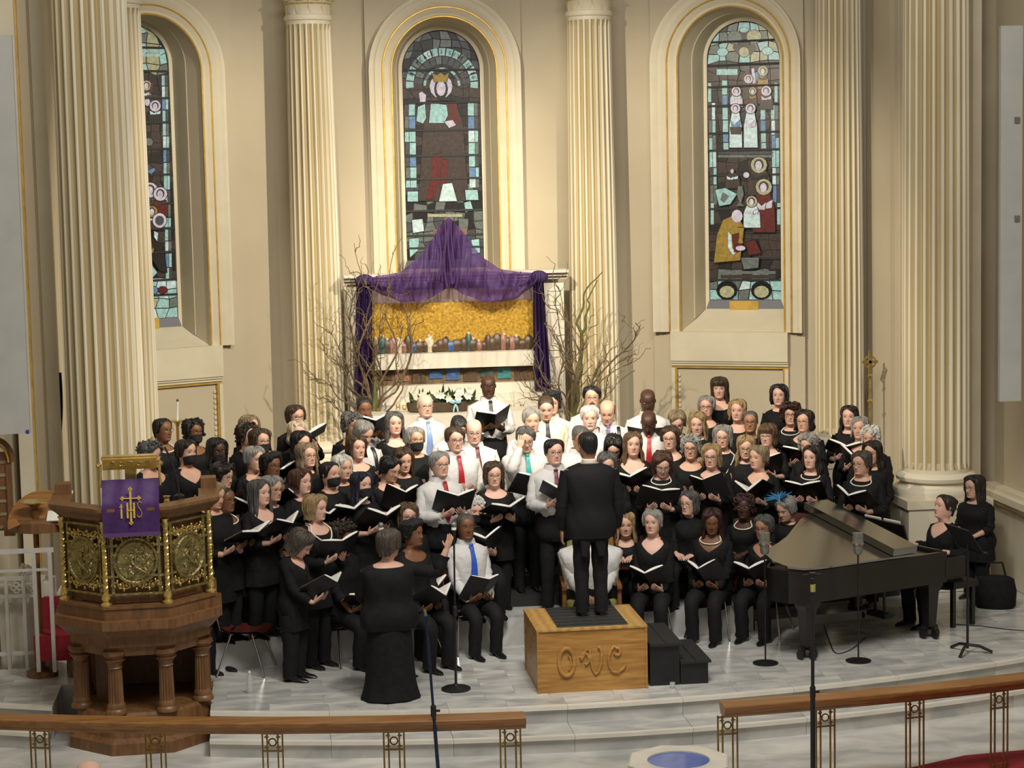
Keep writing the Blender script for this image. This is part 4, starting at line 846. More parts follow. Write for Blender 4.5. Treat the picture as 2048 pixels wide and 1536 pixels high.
MB().tube([lidz((-.3, 1.1), 0), (-.28, 1.0, ZR-.05)], .012, 6).build('prop_stick', M['ebony'], pn)
MB().box((.85, .74, ZR-.26), (.30, 1.46, .10)).build('key_bed', M['ebony'], pn, 0)
for v in (.02, 1.46): MB().box((.86, v, ZR-.18), (.28, .05, .2)).build('cheek', M['ebony'], pn, 0)
kb = MB().box((.90, .74, ZR-.20), (.15, 1.22, .025)).build('keyboard', M['paper'], pn, 0)
bk = MB().box((0, 0, 0), (.095, .012, .014)).mesh('black_key', M['ebony'], 0)
for i in range(36):
    if i % 7 in (2, 6): continue
    link('black_key', bk, kb, (.865, .15+i*.0335, ZR-.181))
MB().box((.70, .74, ZR-.09), (.03, 1.4, .2)).build('fallboard', M['ebony'], pn, 0)
rk = MB(); rk.box((.50, .74, ZR+.14), (.02, .75, .26), 0, 0, Matrix.Rotation(radians(-18), 3, 'Y')); rk.build('music_desk', M['ebony'], pn, 0)
for q in (-.15, .16): MB().box((.53, .74+q, ZR+.16), (.012, .26, .26), 0, 0, Matrix.Rotation(radians(-18), 3, 'Y')).build('sheet_music', M['paper'], pn, 0)
lg = MB(); 
P = np.array([[(x*r, y*r, z) for x, y in ((-1, -1), (1, -1), (1, 1), (-1, 1))] for r, z in ((.095, .66), (.10, .58), (.085, .54), (.07, .5), (.05, .16), (.055, .13))]); lg.grid(P, True, 0, True, True); lg = lg.mesh('leg', M['ebony'], 30)
cs = MB().box((0, 0, .115), (.20, .05, .035)).box((0, 0, .115), (.05, .20, .035))
for dx, dy in ((.09, 0), (-.09, 0), (0, .09), (0, -.09)): cs.lathe([(.0, -.014), (.05, -.014), (.05, .014), (0, .014)], 12, (0, 0, 0)) if False else cs.tube([(dx-.012, dy, .05), (dx+.012, dy, .05)], .05, 12)
cs = cs.mesh('caster', M['blackmetal'])
for u, v in ((-1.02, .16), (.62, .14), (.62, 1.34)):
    link('leg', lg, pn, (u, v, 0)); link('caster', cs, pn, (u, v, 0))
ly = MB()
for sx in (-.06, .06): ly.tube([(.45, .74+sx, .62), (.45, .74+sx*1.3, .2)], .016, 8)
ly.box((.45, .74, .17), (.12, .3, .05))
for k in (-.08, 0, .08): ly.box((.53, .74+k, .155), (.12, .03, .012))
ly.build('pedal_lyre', M['ebony'], pn)
def PN(u, v, z=0): return np.array([B0[0]+u*cos(pth)-v*sin(pth), B0[1]+u*sin(pth)+v*cos(pth), z])
bp = PN(1.36, .62); bn = empty('piano_bench', bp.tolist(), rz=pth, label='black piano bench under the pianist at the keyboard', cat='bench')
MB().box((0, 0, .47), (.36, .75, .07)).build('seat', M['shoe'], bn, 0)
for sx in (-1, 1):
    for sy in (-1, 1): MB().box((sx*.14, sy*.32, .22), (.045, .045, .44)).build('leg', M['ebony'], bn, 0)
# ================================================================ MICROPHONES, MUSIC STAND
def micstand(name, foot, top, label, mat='blackmetal', base='round', mic=True, rad=.013):
    foot = np.array(foot, float); top = np.array(top, float)
    t = empty(name, foot.tolist(), label=label, cat='microphone stand', group='microphone stands'); d = top-foot
    if base == 'round': MB().lathe([(.145, 0), (.145, .015), (.12, .028), (.03, .04), (.02, .06)], 28).build('base', M['blackmetal'], t)
    else:
        for a in (.4, 2.5, 4.6): MB().tube([(0, 0, .13), (.30*cos(a), .30*sin(a), .012)], .012, 6).build('tripod_leg', M['blackmetal'], t)
        MB().lathe([(.025, .1), (.03, .12), (.03, .2), (.02, .22)], 10).build('hub', M['blackmetal'], t)
    MB().tube([(0, 0, .03), d*.55], rad, 8).build('lower_pole', M[mat], t)
    MB().tube([d*.52, d], rad*.72, 8).build('upper_pole', M[mat], t)
    p = d*.535; MB().lathe([(.02, -.05), (.024, -.04), (.024, .04), (.018, .05)], 10, p.tolist()).box(p+np.array([.03, 0, 0]), (.05, .018, .018)).build('clutch', M['blackmetal'], t)
    if mic:
        q = d/np.linalg.norm(d); m_ = MB().tube([d-q*.02, d+q*.13], [.011, .021], 10).build('microphone', M['blackmetal'], t)
        MB().tube([d+q*.125, d+q*.15], .025, 12).build('band', M['paper'], m_); MB().ball(d+q*.175, .029, 12, 8).build('grille', M['grey'], m_)
    else: MB().tube([d, d+np.array([-.01, 0, .05])], .012, 8).build('clip', M['grey'], t)
    return t
f = atZ(912, 1379, 0); tp = atY(908, 1085, f[1]); micstand('microphone_stand', f, tp, 'black round-base microphone stand beside the singer with raised arm')
tp = atY(764, 1085, 19.6); micstand('microphone_stand', (tp[0]+.05, 19.6, 0), tp, 'microphone with white band rising behind the gowned singer', base='tripod')
f = atZ(884, 1640, -.33); micstand('microphone_stand', f, atY(852, 1232, f[1]+.15), 'dark blue slanting stand without microphone rising past the left rail', 'blueblack', 'tripod', False, .016)
f = atZ(1626, 1640, -.33); t_ = micstand('microphone_stand', f, atY(1625, 1158, f[1]), 'tall black stand with crossbar in front of the piano', 'blackmetal', 'tripod', False, .021)
d = atY(1625, 1150, f[1])-f; MB().box(d, (.15, .02, .015)).lathe([(.03, -.02), (.03, .02)], 10, d.tolist()).build('crossbar', M['blackmetal'], t_); p = atY(1626, 1176, f[1])-f; MB().lathe([(.022, -.03), (.022, .03)], 10, p.tolist()).build('tape_band', pm('yellow_tape', (.5, .45, .15), (.4, .36, .1), 9, .6), t_)
for px, py, Y, lab in ((1529, 1085, 19.55, 'grey studio microphone beside the tail of the piano'), (1716, 1085, 19.45, 'grey studio microphone in front of the piano lid')):
    c_ = atY(px, py, Y); t = empty('studio_microphone', (c_[0], Y, 0), label=lab, cat='microphone', group='studio microphones'); z = c_[2]
    MB().lathe([(.13, 0), (.13, .012), (.02, .03)], 20).build('base', M['blackmetal'], t)
    MB().tube([(0, 0, .02), (0, 0, z-.12)], .009, 6).build('pole', M['blackmetal'], t)
    P = np.array([[(.055*cos(a)*abs(cos(a))**-.5 if abs(cos(a)) > 1e-3 else 0, .035*sin(a), zz) for a in np.linspace(0, 2*pi, 16, endpoint=False)] for zz in (z+.0, z+.1)])
    MB().grid(P, True, 0, True, True).build('grille', M['grey'], t, 30)
    MB().lathe([(.058, z-.02), (.06, z-.01), (.06, z), (.056, z+.004)], 16).build('collar', M['metal'], t); MB().lathe([(.03, z-.12), (.045, z-.1), (.05, z-.02)], 14).build('mic_body', M['grey'], t)
f = atZ(1935, 1306, 0); ms = empty('music_stand', f.tolist(), rz=1.75, label='black music stand with curved foot at far right beside the pianist', cat='music stand')
for a in (0.2, 2.3, 4.3): MB().tube([(0, 0, .09), (.12*cos(a), .12*sin(a), .075), (.25*cos(a), .25*sin(a), .012)], .017, 6).build('foot', M['blackmetal'], ms)
MB().tube([(0, 0, .05), (0, 0, 1.15)], .014, 8).build('pole', M['blackmetal'], ms)
MB().box((0, .04, 1.2), (.5, .012, .32), 0, 0, Matrix.Rotation(radians(-35), 3, 'X')).box((0, -.06, 1.08), (.5, .06, .012)).build('desk', M['blackmetal'], ms, 0)
# cables on the floor
def cord(pts, label, z=0, r=.006):
    P = np.array([atZ(x, y, z+r) for x, y in pts]); tq = np.linspace(0, 1, len(P)); tn = np.linspace(0, 1, 40); P = np.stack([sm(tn, tq, P[:, k]) for k in range(3)], -1)
    tag(MB().tube(P, r, 6).build('cable', M['cord']), label, 'cable')
cord([(1648, 1250), (1660, 1285), (1672, 1306), (1700, 1300), (1732, 1275)], 'thin dark cable looping on the floor under the piano')
cord([(1905, 1248), (1960, 1252), (2010, 1258), (2060, 1262)], 'thin dark cable running along the floor to the right wall')
# ================================================================ CHAIRS
def chair_proto():
    t = empty('stacking_chair', (0, 0, 0)); u = np.linspace(-1, 1, 13)
    rows = [[(.21*q, -.22+.44*v, .445+.03*q*q-.02*sin(v*pi)+(.03 if v > .95 else 0)-(.02 if v < .05 else 0)) for q in u] for v in np.linspace(0, 1, 8)]
    P = np.array(rows); MB().grid(np.concatenate([P, P[::-1]-np.array([0, 0, .014])]), False).build('seat', M['chair'], t, 50)
    rows = [[(.21*q, .23+.10*v+.03*(1-q*q), .50+.36*v-.02*q*q*v) for q in u] for v in np.linspace(0, 1, 8)]
    P = np.array(rows); MB().grid(np.concatenate([P, P[::-1]+np.array([0, .014, 0])]), False).build('backrest', M['chair'], t, 50)
    for sx in (-1, 1):
        MB().tube([(sx*.16, -.10, .425), (sx*.25, -.24, 0.005)], .011, 8).build('leg', M['metal'], t); MB().tube([(sx*.16, .12, .425), (sx*.25, .26, 0.005)], .011, 8).build('leg', M['metal'], t)
        MB().tube([(sx*.14, .10, .42), (sx*.14, .24, .46), (sx*.14, .30, .75)], .010, 8).build('back_support', M['metal'], t)
    MB().tube([(-.17, -.12, .40), (.17, -.12, .40)], .009, 6).tube([(-.17, .14, .40), (.17, .14, .40)], .009, 6).build('brace', M['metal'], t)
    MB().box((0, .14, .455), (.13, .02, .004)).build('hand_slot', M['shoe'], t, 0)
    return t
CHP = chair_proto(); CHN = [0]
def chair(loc, rz, label):
    o = CHP if CHN[0] == 0 else clone(CHP, loc, rz); CHN[0] += 1; o.location = loc; o.rotation_euler = (0, 0, rz)
    return tag(o, label, 'chair', 'red-brown stacking chairs')
c_ = atZ(500, 1345, 0); chair((c_[0]-.02, c_[1]+.05, 0), radians(75), 'empty red-brown stacking chair with chrome legs next to the pulpit')
c_ = atZ(612, 1300, 0); chair((c_[0], c_[1]+.2, 0), radians(60), 'red-brown chair behind the two singers standing in front at left')
th = empty('armchair', (1.18, 21.0, 0), label='carved wooden armchair with green cushion behind the podium', cat='chair')
tw_ = pm('chair_wood', (.28, .12, .03), (.2, .08, .02), 6, .4)
for sx in (-1, 1):
    MB().tube([(sx*.29, -.26, 0), (sx*.29, -.26, .45), (sx*.29, -.24, .66)], [.03, .027, .022], 8).build('front_leg', tw_, th); MB().tube([(sx*.27, .26, 0), (sx*.27, .28, .5), (sx*.25, .36, 1.12)], .026, 8).build('back_post', tw_, th)
    MB().box((sx*.29, 0, .67), (.05, .6, .035)).build('arm', tw_, th, 0)
MB().box((0, 0, .40), (.58, .54, .06)).build('seat_rail', tw_, th, 0)
P = np.array([[(x*r, y*r*.92, z) for x, y in [(cos(a)*abs(cos(a))**-.6 if abs(cos(a)) > .01 else 0, sin(a)*abs(sin(a))**-.6 if abs(sin(a)) > .01 else 0) for a in np.linspace(0.01, 2*pi+.01, 24, endpoint=False)]] for r, z in ((.25, .43), (.28, .45), (.28, .50), (.25, .53))]); MB().grid(P, True, 0, True, True).build('cushion', M['green'], th, 50)
MB().box((0, .32, .85), (.46, .05, .45)).build('back_pad', M['green'], th, 0)
# ================================================================ LEFT CORNER FURNITURE
def px_box(mb, x0, x1, y0, y1, Y, dep, m=0): return rbox(mb, x0, x1, y0, y1, Y, dep, m)
mb = MB(); px_box(mb, -60, 42, 74, 873, 21.0, .06); sc_ = mb.build('hanging_screen', M['screen'], None, 0); tag(sc_, 'tall grey speaker panel hanging at the left edge', 'panel', 'grey hanging panels')
mb = MB(); px_box(mb, 52, 58, 860, 868, 20.985, .012); o = mb.build('blue_mark', M['logo'], sc_, 0)
mb = MB(); px_box(mb, 2001, 2044, 55, 806, 21.6, .06); sc_ = mb.build('hanging_screen', M['screen'], None, 0); tag(sc_, 'tall grey speaker panel hanging at the right edge', 'panel', 'grey hanging panels')
for y in (240, 437): mb = MB(); px_box(mb, 2030, 2040, y-6, y+6, 21.58, .02); mb.build('bracket', M['grey'], sc_, 0)
hb = empty('hymn_board', (atY(0, 1000, 21.3)[0], 21.3, atY(0, 1070, 21.3)[2]), label='dark carved hymn board with number slats at the left edge', cat='board')
mb = MB(); px_box(mb, -40, 24, 905, 1062, 21.3, .05); part(mb, 'board', 'darkwood', hb, 0)
for i in range(6):
    mb = MB(); px_box(mb, -38, 14, 922+i*26, 928+i*26, 21.29, .02); part(mb, 'slat', pm('pale_slat', (.30, .24, .13), (.22, .17, .09), 6, .6) if i == 0 else M['slat'], hb, 0)
    M['slat'] = bpy.data.materials['pale_slat']
mb = MB(); px_box(mb, 14, 25, 925, 1062, 21.27, .07); part(mb, 'post', 'darkwood', hb, 0)
c_ = atY(-8, 925, 21.27); part(MB().tube([(c_[0]+.17*cos(a), 21.27, c_[2]+.24*sin(a)) for a in np.linspace(0, pi, 17)], .03, 8), 'arch', 'darkwood', hb); part(MB().tube([(c_[0]+.13*cos(a), 21.25, c_[2]+.19*sin(a)) for a in np.linspace(0, pi, 17)], .012, 6), 'gilt_arch', 'gilt', hb)
mb = MB(); px_box(mb, 8, 30, 1050, 1072, 21.26, .09); part(mb, 'foot_scroll', 'darkwood', hb, 0)
c_ = atY(69, 1006, 20.6); cz = c_[2]; pc = empty('brass_bowl_stand', (c_[0], 20.6, 0), label='brass bowl on a slim wooden post at left behind the pulpit', cat='stand')
MB().lathe([(.16, 0), (.16, .05), (.03, .09), (.025, .2), (.03, cz-.25), (.03, cz-.16), (.06, cz-.08), (.035, cz-.06)], 16).build('stand', pm('stand_wood', (.22, .10, .03), (.15, .07, .02), 6, .4), pc)
MB().lathe([(.03, cz-.06), (.06, cz-.02), (.15, cz+.01), (.155, cz+.02), (.05, cz+.02)], 20).build('brass_bowl', M['brass'], pc)
rd = empty('reading_desk', (atY(105, 1010, 20.6)[0], 20.75, 0), label='curved wooden reading desk with papers behind the pulpit', cat='desk')
L_ = rd.location; zt_ = atY(100, 1030, 20.6)[2]
MB().add([(-.15+.30*f*cos(a)-.0, -.25+.55*sin(a)*f+.1, zt_-.02+.20*sin(a)*f) for f in (.02, 1) for a in np.linspace(-.4, pi+.4, 16)], gfaces(2, 16, False)).build('desk_top', M['oak'], rd, 30)
MB().lathe([(.33, zt_-.16), (.33, zt_-.06), (.30, zt_-.03)], 20, (-.12, 0, 0)).build('apron', M['darkwood'], rd)
MB().box((.10, .1, (zt_-.1)/2), (.10, .10, zt_-.1)).build('post', M['darkwood'], rd, 0)
for dx, dy, dz in ((.10, .18, .14), (.02, -.22, .0)): MB().box((dx, dy, zt_+dz), (.14, .2, .012), 0, 0, Matrix.Rotation(.35, 3, 'X')).build('paper', M['paper'], rd, 0)
c_ = atY(92, 1115, 20.5); rc = empty('red_chair', (c_[0], 20.6, 0), label='dark red upholstered seat behind the white railing', cat='chair')
MB().box((.05, 0, .32), (.40, .4, .26)).build('seat_block', M['redcloth'], rc, 0); MB().box((.05, .18, .60), (.40, .07, .36)).build('back_block', M['redcloth'], rc, 0)
for sx in (-.12, .2):
    for sy in (-.15, .15): MB().box((sx, sy, .1), (.04, .04, .2)).build('leg', M['darkwood'], rc, 0)
wr_ = empty('white_railing', (atZ(50, 1345, 0)[0], atZ(50, 1345, 0)[1], 0), label='white painted metal railing with quatrefoils at lower left', cat='railing')
Yw = wr_.location[1]
for (x0, x1, y0, y1) in ((-60, 90, 1154, 1162), (-60, 84, 1190, 1197), (-60, 86, 1305, 1312), (-60, 88, 1340, 1348)):
    mb = MB(); px_box(mb, x0, x1, y0, y1, Yw, .03); part(mb, 'bar', 'whitepaint', wr_, 0)
for x_ in (-30, 15, 50, 86):
    mb = MB(); px_box(mb, x_-3, x_+4, 1158, 1348, Yw-.004, .038); part(mb, 'baluster', 'whitepaint', wr_, 0)
for x_ in (33, 67):
    c_ = atY(x_, 1176, Yw); mb = MB()
    for a in range(4): mb.tube([c_+np.array([.03*cos(a*pi/2)+.025*cos(t), 0, .03*sin(a*pi/2)+.025*sin(t)]) for t in np.linspace(0, 2*pi, 11)], .008, 5)
    part(mb, 'quatrefoil', 'whitepaint', wr_)
wr2 = empty('white_railing', (atY(50, 1150, 20.4)[0], 20.4, 0), label='white painted stair railing behind the quatrefoil railing', cat='railing')
for (x0, x1, y0, y1) in ((-60, 107, 1099, 1108), (-60, 100, 1140, 1145)): mb = MB(); px_box(mb, x0, x1, y0, y1, 20.4, .03); part(mb, 'bar', 'whitepaint', wr2, 0)
for x_ in (72, 104): mb = MB(); px_box(mb, x_-4, x_+4, 1104, 1345, 20.396, .038); part(mb, 'baluster', 'whitepaint', wr2, 0)
c_ = atY(50, 1120, 21.0); sb = empty('carved_stone_block', (c_[0], 21.0, 0), label='white carved scroll block behind the white railing', cat='stone')
MB().box((0, .1, .45), (.55, .4, .9)).build('block', M['white'], sb, 0)
for i in range(5): MB().tube([(.05*i-.1, -.12, .92+.03*i), (.05*i, -.12, 1.12-.02*i)], .022, 8).build('scroll_rib', M['white'], sb)
mb = MB(); P = np.array([[atY(118+5*w+3*sin(v*5), 745+210*v, 23.0+.03*sin(w*14)) for w in np.linspace(0, 1, 10)] for v in np.linspace(0, 1, 10)]); tag(mb.grid(P).build('purple_banner', dk, None, 60), 'narrow purple hanging beside the big left column', 'banner')
# things beside the right wall
c_ = atZ(1990, 1215, 0); bg_ = empty('tote_bag', c_.tolist(), rz=-.4, label='dark bag standing on the floor against the right wall', cat='bag')
P = np.array([[(x*r, y*r*.6, z) for x, y in [(cos(a), sin(a)) for a in np.linspace(0, 2*pi, 16, endpoint=False)]] for r, z in ((.2, 0), (.23, .03), (.24, .2), (.21, .34), (.17, .36))]); MB().grid(P, True, 0, True, True).build('bag_body', M['black2'], bg_)
MB().tube([(-.12, 0, .35), (-.08, 0, .52), (.08, 0, .52), (.12, 0, .35)], .012, 6).build('handle', M['black2'], bg_)
# ================================================================ PEOPLE
SK = [(.70, .42, .32), (.63, .37, .26), (.40, .205, .115), (.20, .088, .042), (.068, .030, .018)]
for i, c in enumerate(SK):
    M['skin%d' % i] = pm('skin_%d' % i, c, tuple(q*.9 for q in c), 9, .48, spec=.35)
    M['lip%d' % i] = pm('lips_%d' % i, tuple(a*b for a, b in zip(c, (.78, .52, .52))), None, 9, .4)
M['eyew'] = pm('eye_white', (.30, .26, .23), None, 9, .25); M['iris'] = pm('iris_dark', (.02, .014, .01), None, 9, .15)
HC = dict(blk=(.008, .007, .007), dbr=(.022, .013, .009), br=(.06, .033, .017), lbr=(.13, .075, .035), bld=(.36, .24, .11), bldg=(.27, .20, .115), pbl=(.66, .55, .38), gry=(.30, .285, .26), wht=(.62, .60, .55), dgr=(.095, .09, .085), dgbr=(.075, .058, .044), red=(.042, .012, .010), rbr=(.085, .035, .018), blu=(.014, .016, .034))
for k, c in HC.items(): M['h_'+k] = pm('hair_'+k, c, tuple(q*.62 for q in c), 34, .5, bump=.8, bscale=60, stretch=(1, 1, .2))
TIE = {'T': ('blue', (.03, .10, .55)), 'L': ('pale_blue', (.20, .30, .60)), 'K': ('black', (.008, .008, .01)), 'R': ('red', (.40, .012, .02)), 'D': ('dark_red', (.12, .01, .014)), 'E': ('teal', (.02, .35, .32)), 'V': ('violet', (.16, .13, .32))}
for k, (n_, c) in TIE.items(): M['tie'+k] = pm('tie_'+n_, c, tuple(q*.85 for q in c), 50, .45)
ZH = [-.15, -.06, 0., .06, .14, .22, .32, .45, .52, .60, .72, .82, .90, .96, .99, 1.]
WH = [.255, .245, .235, .255, .285, .302, .318, .328, .333, .336, .333, .312, .262, .175, .09, .0]
FH = [-.20, -.25, -.40, -.455, -.452, -.455, -.455, -.452, -.452, -.466, -.452, -.402, -.315, -.20, -.09, .03]
KH = [.27, .265, .27, .285, .315, .35, .40, .44, .458, .47, .47, .438, .36, .245, .14, .03]
def G(x, s): return np.exp(-(x/s)**2)
def headpt(z, ph, off=0.):
    z, ph = np.broadcast_arrays(np.asarray(z, float), np.asarray(ph, float))
    w, f, k = sm(z, ZH, WH), sm(z, ZH, FH), sm(z, ZH, KH); s, c = np.sin(ph), np.cos(ph); e = 2/2.25
    x = w*np.sign(s)*np.abs(s)**e; yy = np.abs(c)**e; y = np.where(c > 0, f*yy, k*yy); ax = np.abs(x); fr = (c > 0)
    noseA = np.interp(z, [.29, .335, .37, .45, .56, .60], [0, .085, .105, .06, .022, 0])
    d = -noseA*G(x, np.interp(z, [.33, .40, .56], [.062, .048, .04]))+.034*G(ax-.145, .075)*G(z-.515, .05)-.018*G(ax-.13, .1)*G(z-.605, .035)
    d += -.030*G(x, .095)*G(z-.205, .045)+.018*G(x, .085)*G(z-.207, .011)+.018*G(x, .1)*G(z-.125, .028)-.018*G(ax-.185, .08)*G(z-.37, .08)-.02*G(x, .07)*G(z-.05, .05)
    y = y+np.where(fr, d, 0)
    if np.any(off):
        x = x+off*s; y = y-off*c*1.0; z = z+off*sstep(.55, 1., z)*.9
    return np.stack([x, y, z], -1)
def tdata(sex, g):
    z = [.44, .50, .55, .61, .66, .72, .765, .795, .815, .832, .846]
    if sex == 'f': a = [.165, .180, .172, .145, .148, .160, .168, .174, .160, .105, .064]; b = [.11, .125, .122, .105, .112, .130, .122, .10, .085, .068, .058]; y = [0, .01, .005, 0, -.005, -.018, -.012, 0, .008, .012, .012]
    else: a = [.165, .172, .170, .158, .166, .182, .192, .197, .180, .118, .072]; b = [.115, .125, .125, .12, .125, .13, .122, .105, .09, .074, .064]; y = [0, .005, 0, -.005, -.005, -.008, -.006, 0, .008, .012, .012]
    return z, np.array(a)*g, np.array(b)*g, y
PHI = np.concatenate([np.linspace(-pi, -1.25, 9)[:-1], np.linspace(-1.25, 1.25, 27)[:-1], np.linspace(1.25, pi, 9)[:-1]])
def smstep(t): return t*t*(3-2*t)
def person(label, loc, rz, H, sex='f', skin=0, hair='short', hc='br', hyaw=0, hpit=0, top='bs', ex='', pose='folder', seat=None, g=1., hs=1.08, fold=None, group='choir singers', bottom='trouser', wrists=None, flabel=None, fold_rot=0., zc_f=None):
    rg = random.Random(label); hh = .228*hs*(1. if sex == 'f' else 1.04); dz = 0.
    if seat is not None: dz = seat-H; 
    zs, ta, tb, ty = tdata(sex, g*H/1.68); ZN = H-1.15*hh-.008; zs = np.array(zs)*ZN/.846
    yaw, pit = radians(hyaw), radians(hpit); cy, sy, cp, sp_ = cos(yaw), sin(yaw), cos(pit), sin(pit)
    RX = np.array([(1, 0, 0), (0, cp, -sp_), (0, sp_, cp)]); RZ = np.array([(cy, -sy, 0), (sy, cy, 0), (0, 0, 1)]); RH = RZ@RX
    base = np.array([0, -.005, H-hh]); piv = np.array([0, .02, H-1.08*hh])
    def HT(P, w=1.):
        Q = np.asarray(P, float)*hh+base; R = (Q-piv)@RH.T+piv; w = np.asarray(w)[..., None] if np.ndim(w) else w
        Q = Q+(R-Q)*w; Q = Q+np.array([0, 0, dz]); return Q
    def torso(z, ph, off=0.):
        z, ph = np.broadcast_arrays(np.asarray(z, float), np.asarray(ph, float))
        a, b, c = sm(z, zs, ta)+off, sm(z, zs, tb)+off, sm(z, zs, ty); s, k = np.sin(ph), np.cos(ph); e = 2/2.5
        return np.stack([a*np.sign(s)*np.abs(s)**e, c-b*np.sign(k)*np.abs(k)**e, z+dz], -1)
    # ---- body: torso, neck and head are one loft; limbs run out of it
    mb = MB(); zt = np.array([zs[0], *np.linspace(zs[1], zs[5], 5), *zs[6:]])
    hz = np.array([-.15, -.10, -.05, -.01, .02, .05, .08, .11, .14, .17, .19, .205, .22, .24, .27, .30, .33, .36, .40, .44, .47, .50, .53, .56, .59, .62, .66, .72, .78, .84, .89, .93, .965, .985, 1.])
    T = torso(zt[:, None], PHI[None]); Hd = HT(headpt(hz[:, None], PHI[None]), np.broadcast_to(sstep(-.2, .08, hz)[:, None], (len(hz), len(PHI))))
    A_ = np.concatenate([T, Hd]); nc = len(PHI); nt = len(zt); F = gfaces(len(A_), nc, True); mi = []
    lipz = [(nt+i) for i, z in enumerate(hz) if .165 < z < .245]; pc = 8+13
    for i in range(len(A_)-1):
        for j in range(nc): mi.append(1 if (i in lipz and i+1 in lipz+[lipz[-1]+1] and abs(PHI[j]+.05) < .24) else 0)
    mb.grid(A_, True, mi, True, False)
    for sx in (-1, 1):
        c = HT(np.array([sx*.338, .055, .47])); mb.ball(c, np.array([.035, .065, .105])*hh, 8, 6, 0, RH@np.array(Matrix.Rotation(sx*.25, 3, 'Z')))
        c = headpt(.512, 0)*0+np.array([sx*.142, float(np.interp(.142, [0, .3], [-.385, -.36])), .512])
        th = np.array([0, .68, 1.05, 1.5, 2.2, 2.7, pi]); aa = np.linspace(0, 2*pi, 10, endpoint=False)
        U = np.stack([np.sin(th)[:, None]*np.cos(aa), -np.cos(th)[:, None]+0*aa, np.sin(th)[:, None]*np.sin(aa)*.60], -1)*.060
        gz = np.array([0., 0, 0]); m_ = [3]*10+[2]*10*5
        mb.grid(HT(U+c), True, m_)
        q = np.linspace(0, 1, 5); bx_ = sx*(.055+.175*q); bz_ = .622+.03*np.sin(q*pi*.75)-.022*q; by_ = headpt(bz_, np.arcsin(np.clip(bx_/.34, -1, 1)))[:, 1]-.004
        mb.tube(HT(np.stack([bx_, by_, bz_], -1)), hh*np.array([.007, .010, .010, .008, .004]), 5, 4)
    # arms
    shx = ta[8]*.93; l1, l2 = .172*H, .150*H
    if fold is None and pose == 'folder': fold = True
    zf = (zc_f if zc_f is not None else (.70*H+dz if seat is None else .60*H+dz)); fy = -.36
    def frame(d, n_):
        d = d/np.linalg.norm(d); n_ = n_-d*(n_@d); n_ /= np.linalg.norm(n_); return d, n_, np.cross(d, n_)
    arms = []
    for sx in (-1, 1):
        S_ = np.array([sx*shx, .012, zs[8]-.025+dz]); hint = np.array([sx*.55, .35, -1.])
        if wrists and wrists.get(sx) is not None: W_, hd, pn_, curl = wrists[sx]; W_ = np.array(W_, float); hd = np.array(hd, float); pn_ = np.array(pn_, float)
        elif pose == 'folder': W_ = np.array([sx*.125, fy+.085, zf-.115]); hd = np.array([-sx*.62, -.55, .42]); pn_ = np.array([-sx*.2, .75, .6]); curl = .32
        elif pose == 'lap': W_ = np.array([sx*.10, -.30, .60+(0 if seat is not None else .2)]); hd = np.array([-sx*.5, -.6, -.2]); pn_ = np.array([0, .2, -1.]); curl = .4
        elif pose == 'clasp': W_ = np.array([sx*.11, -.20, .53*H+dz]); hd = np.array([-sx*.7, -.3, -.3]); pn_ = np.array([0, 1, 0.]); curl = .5
        else: W_ = S_+np.array([sx*.06, -.04, -(l1+l2)*.985]); hd = np.array([0, -.1, -1.]); pn_ = np.array([-sx, 0, 0.]); curl = .35
        d = W_-S_; L = np.linalg.norm(d)
        if L > (l1+l2)*.99: W_ = S_+d/L*(l1+l2)*.99; d = W_-S_; L = np.linalg.norm(d)
        a = (l1*l1-l2*l2+L*L)/(2*L); h_ = math.sqrt(max(l1*l1-a*a, 1e-6)); u = d/L; hv = hint-u*(hint@u); hv /= np.linalg.norm(hv)
        E_ = S_+u*a+hv*h_
        t = np.array([0, .3, .6, .85, 1.]); P = np.concatenate([S_+(E_-S_)*t[:, None], E_+(W_-E_)*np.array([.12, .35, .65, 1.])[:, None]])
        P[4] = P[3]*.25+P[4]*.5+P[5]*.25
        k_ = H/1.68*(1 if sex == 'm' else .9)*(.5+.5*g); rad = np.array([.052, .050, .046, .042, .040, .040, .041, .034, .026])*k_
        arms.append((P, rad)); mb.tube(P, rad, 9, 0)
        hk = .98 if sex == 'm' else .9; D, Np, Sd = frame(hd, pn_); Sd = Sd if True else Sd
        ths = Sd if (Sd@np.array([0, -.2, 1.])) > 0 else -Sd       # thumb side faces up
        rows = []
        for f, wv, tv in ((-.06, .026, .020), (.12, .030, .019), (.45, .040, .017), (.8, .043, .015), (1., .040, .012)):
            c = W_+D*f*.095*hk; a8 = np.linspace(0, 2*pi, 9, endpoint=False); rows.append(c+hk*(wv*np.cos(a8)[:, None]*ths+tv*np.sin(a8)[:, None]*Np))
        mb.grid(np.array(rows), True, 0, True, True)
        for q, (o_, ln) in enumerate(((.030, .072), (.010, .082), (-.011, .076), (-.031, .060))):
            p = W_+D*.090*hk+ths*o_*hk; dd = D+ths*o_*2.2; dd /= np.linalg.norm(dd); pts = [p-dd*.012]; cu = 0
            for sgm in (.45, .32, .23):
                pts.append(p); p = p+dd*ln*sgm*hk; cu = curl*(1+.15*q); dd = dd*cos(cu)+Np*sin(cu); dd /= np.linalg.norm(dd)
            pts.append(p); mb.tube(pts, np.array([.009, .0092, .0088, .008, .006])*hk, 6, 0)
        p = W_+D*.03*hk+ths*.028*hk; dd = D*.62+ths*.75+Np*.25; dd /= np.linalg.norm(dd); pts = [p-dd*.012]
        for sgm in (.034, .030): pts.append(p); p = p+dd*sgm*hk; dd = dd*.88+D*.35+Np*.12; dd /= np.linalg.norm(dd)
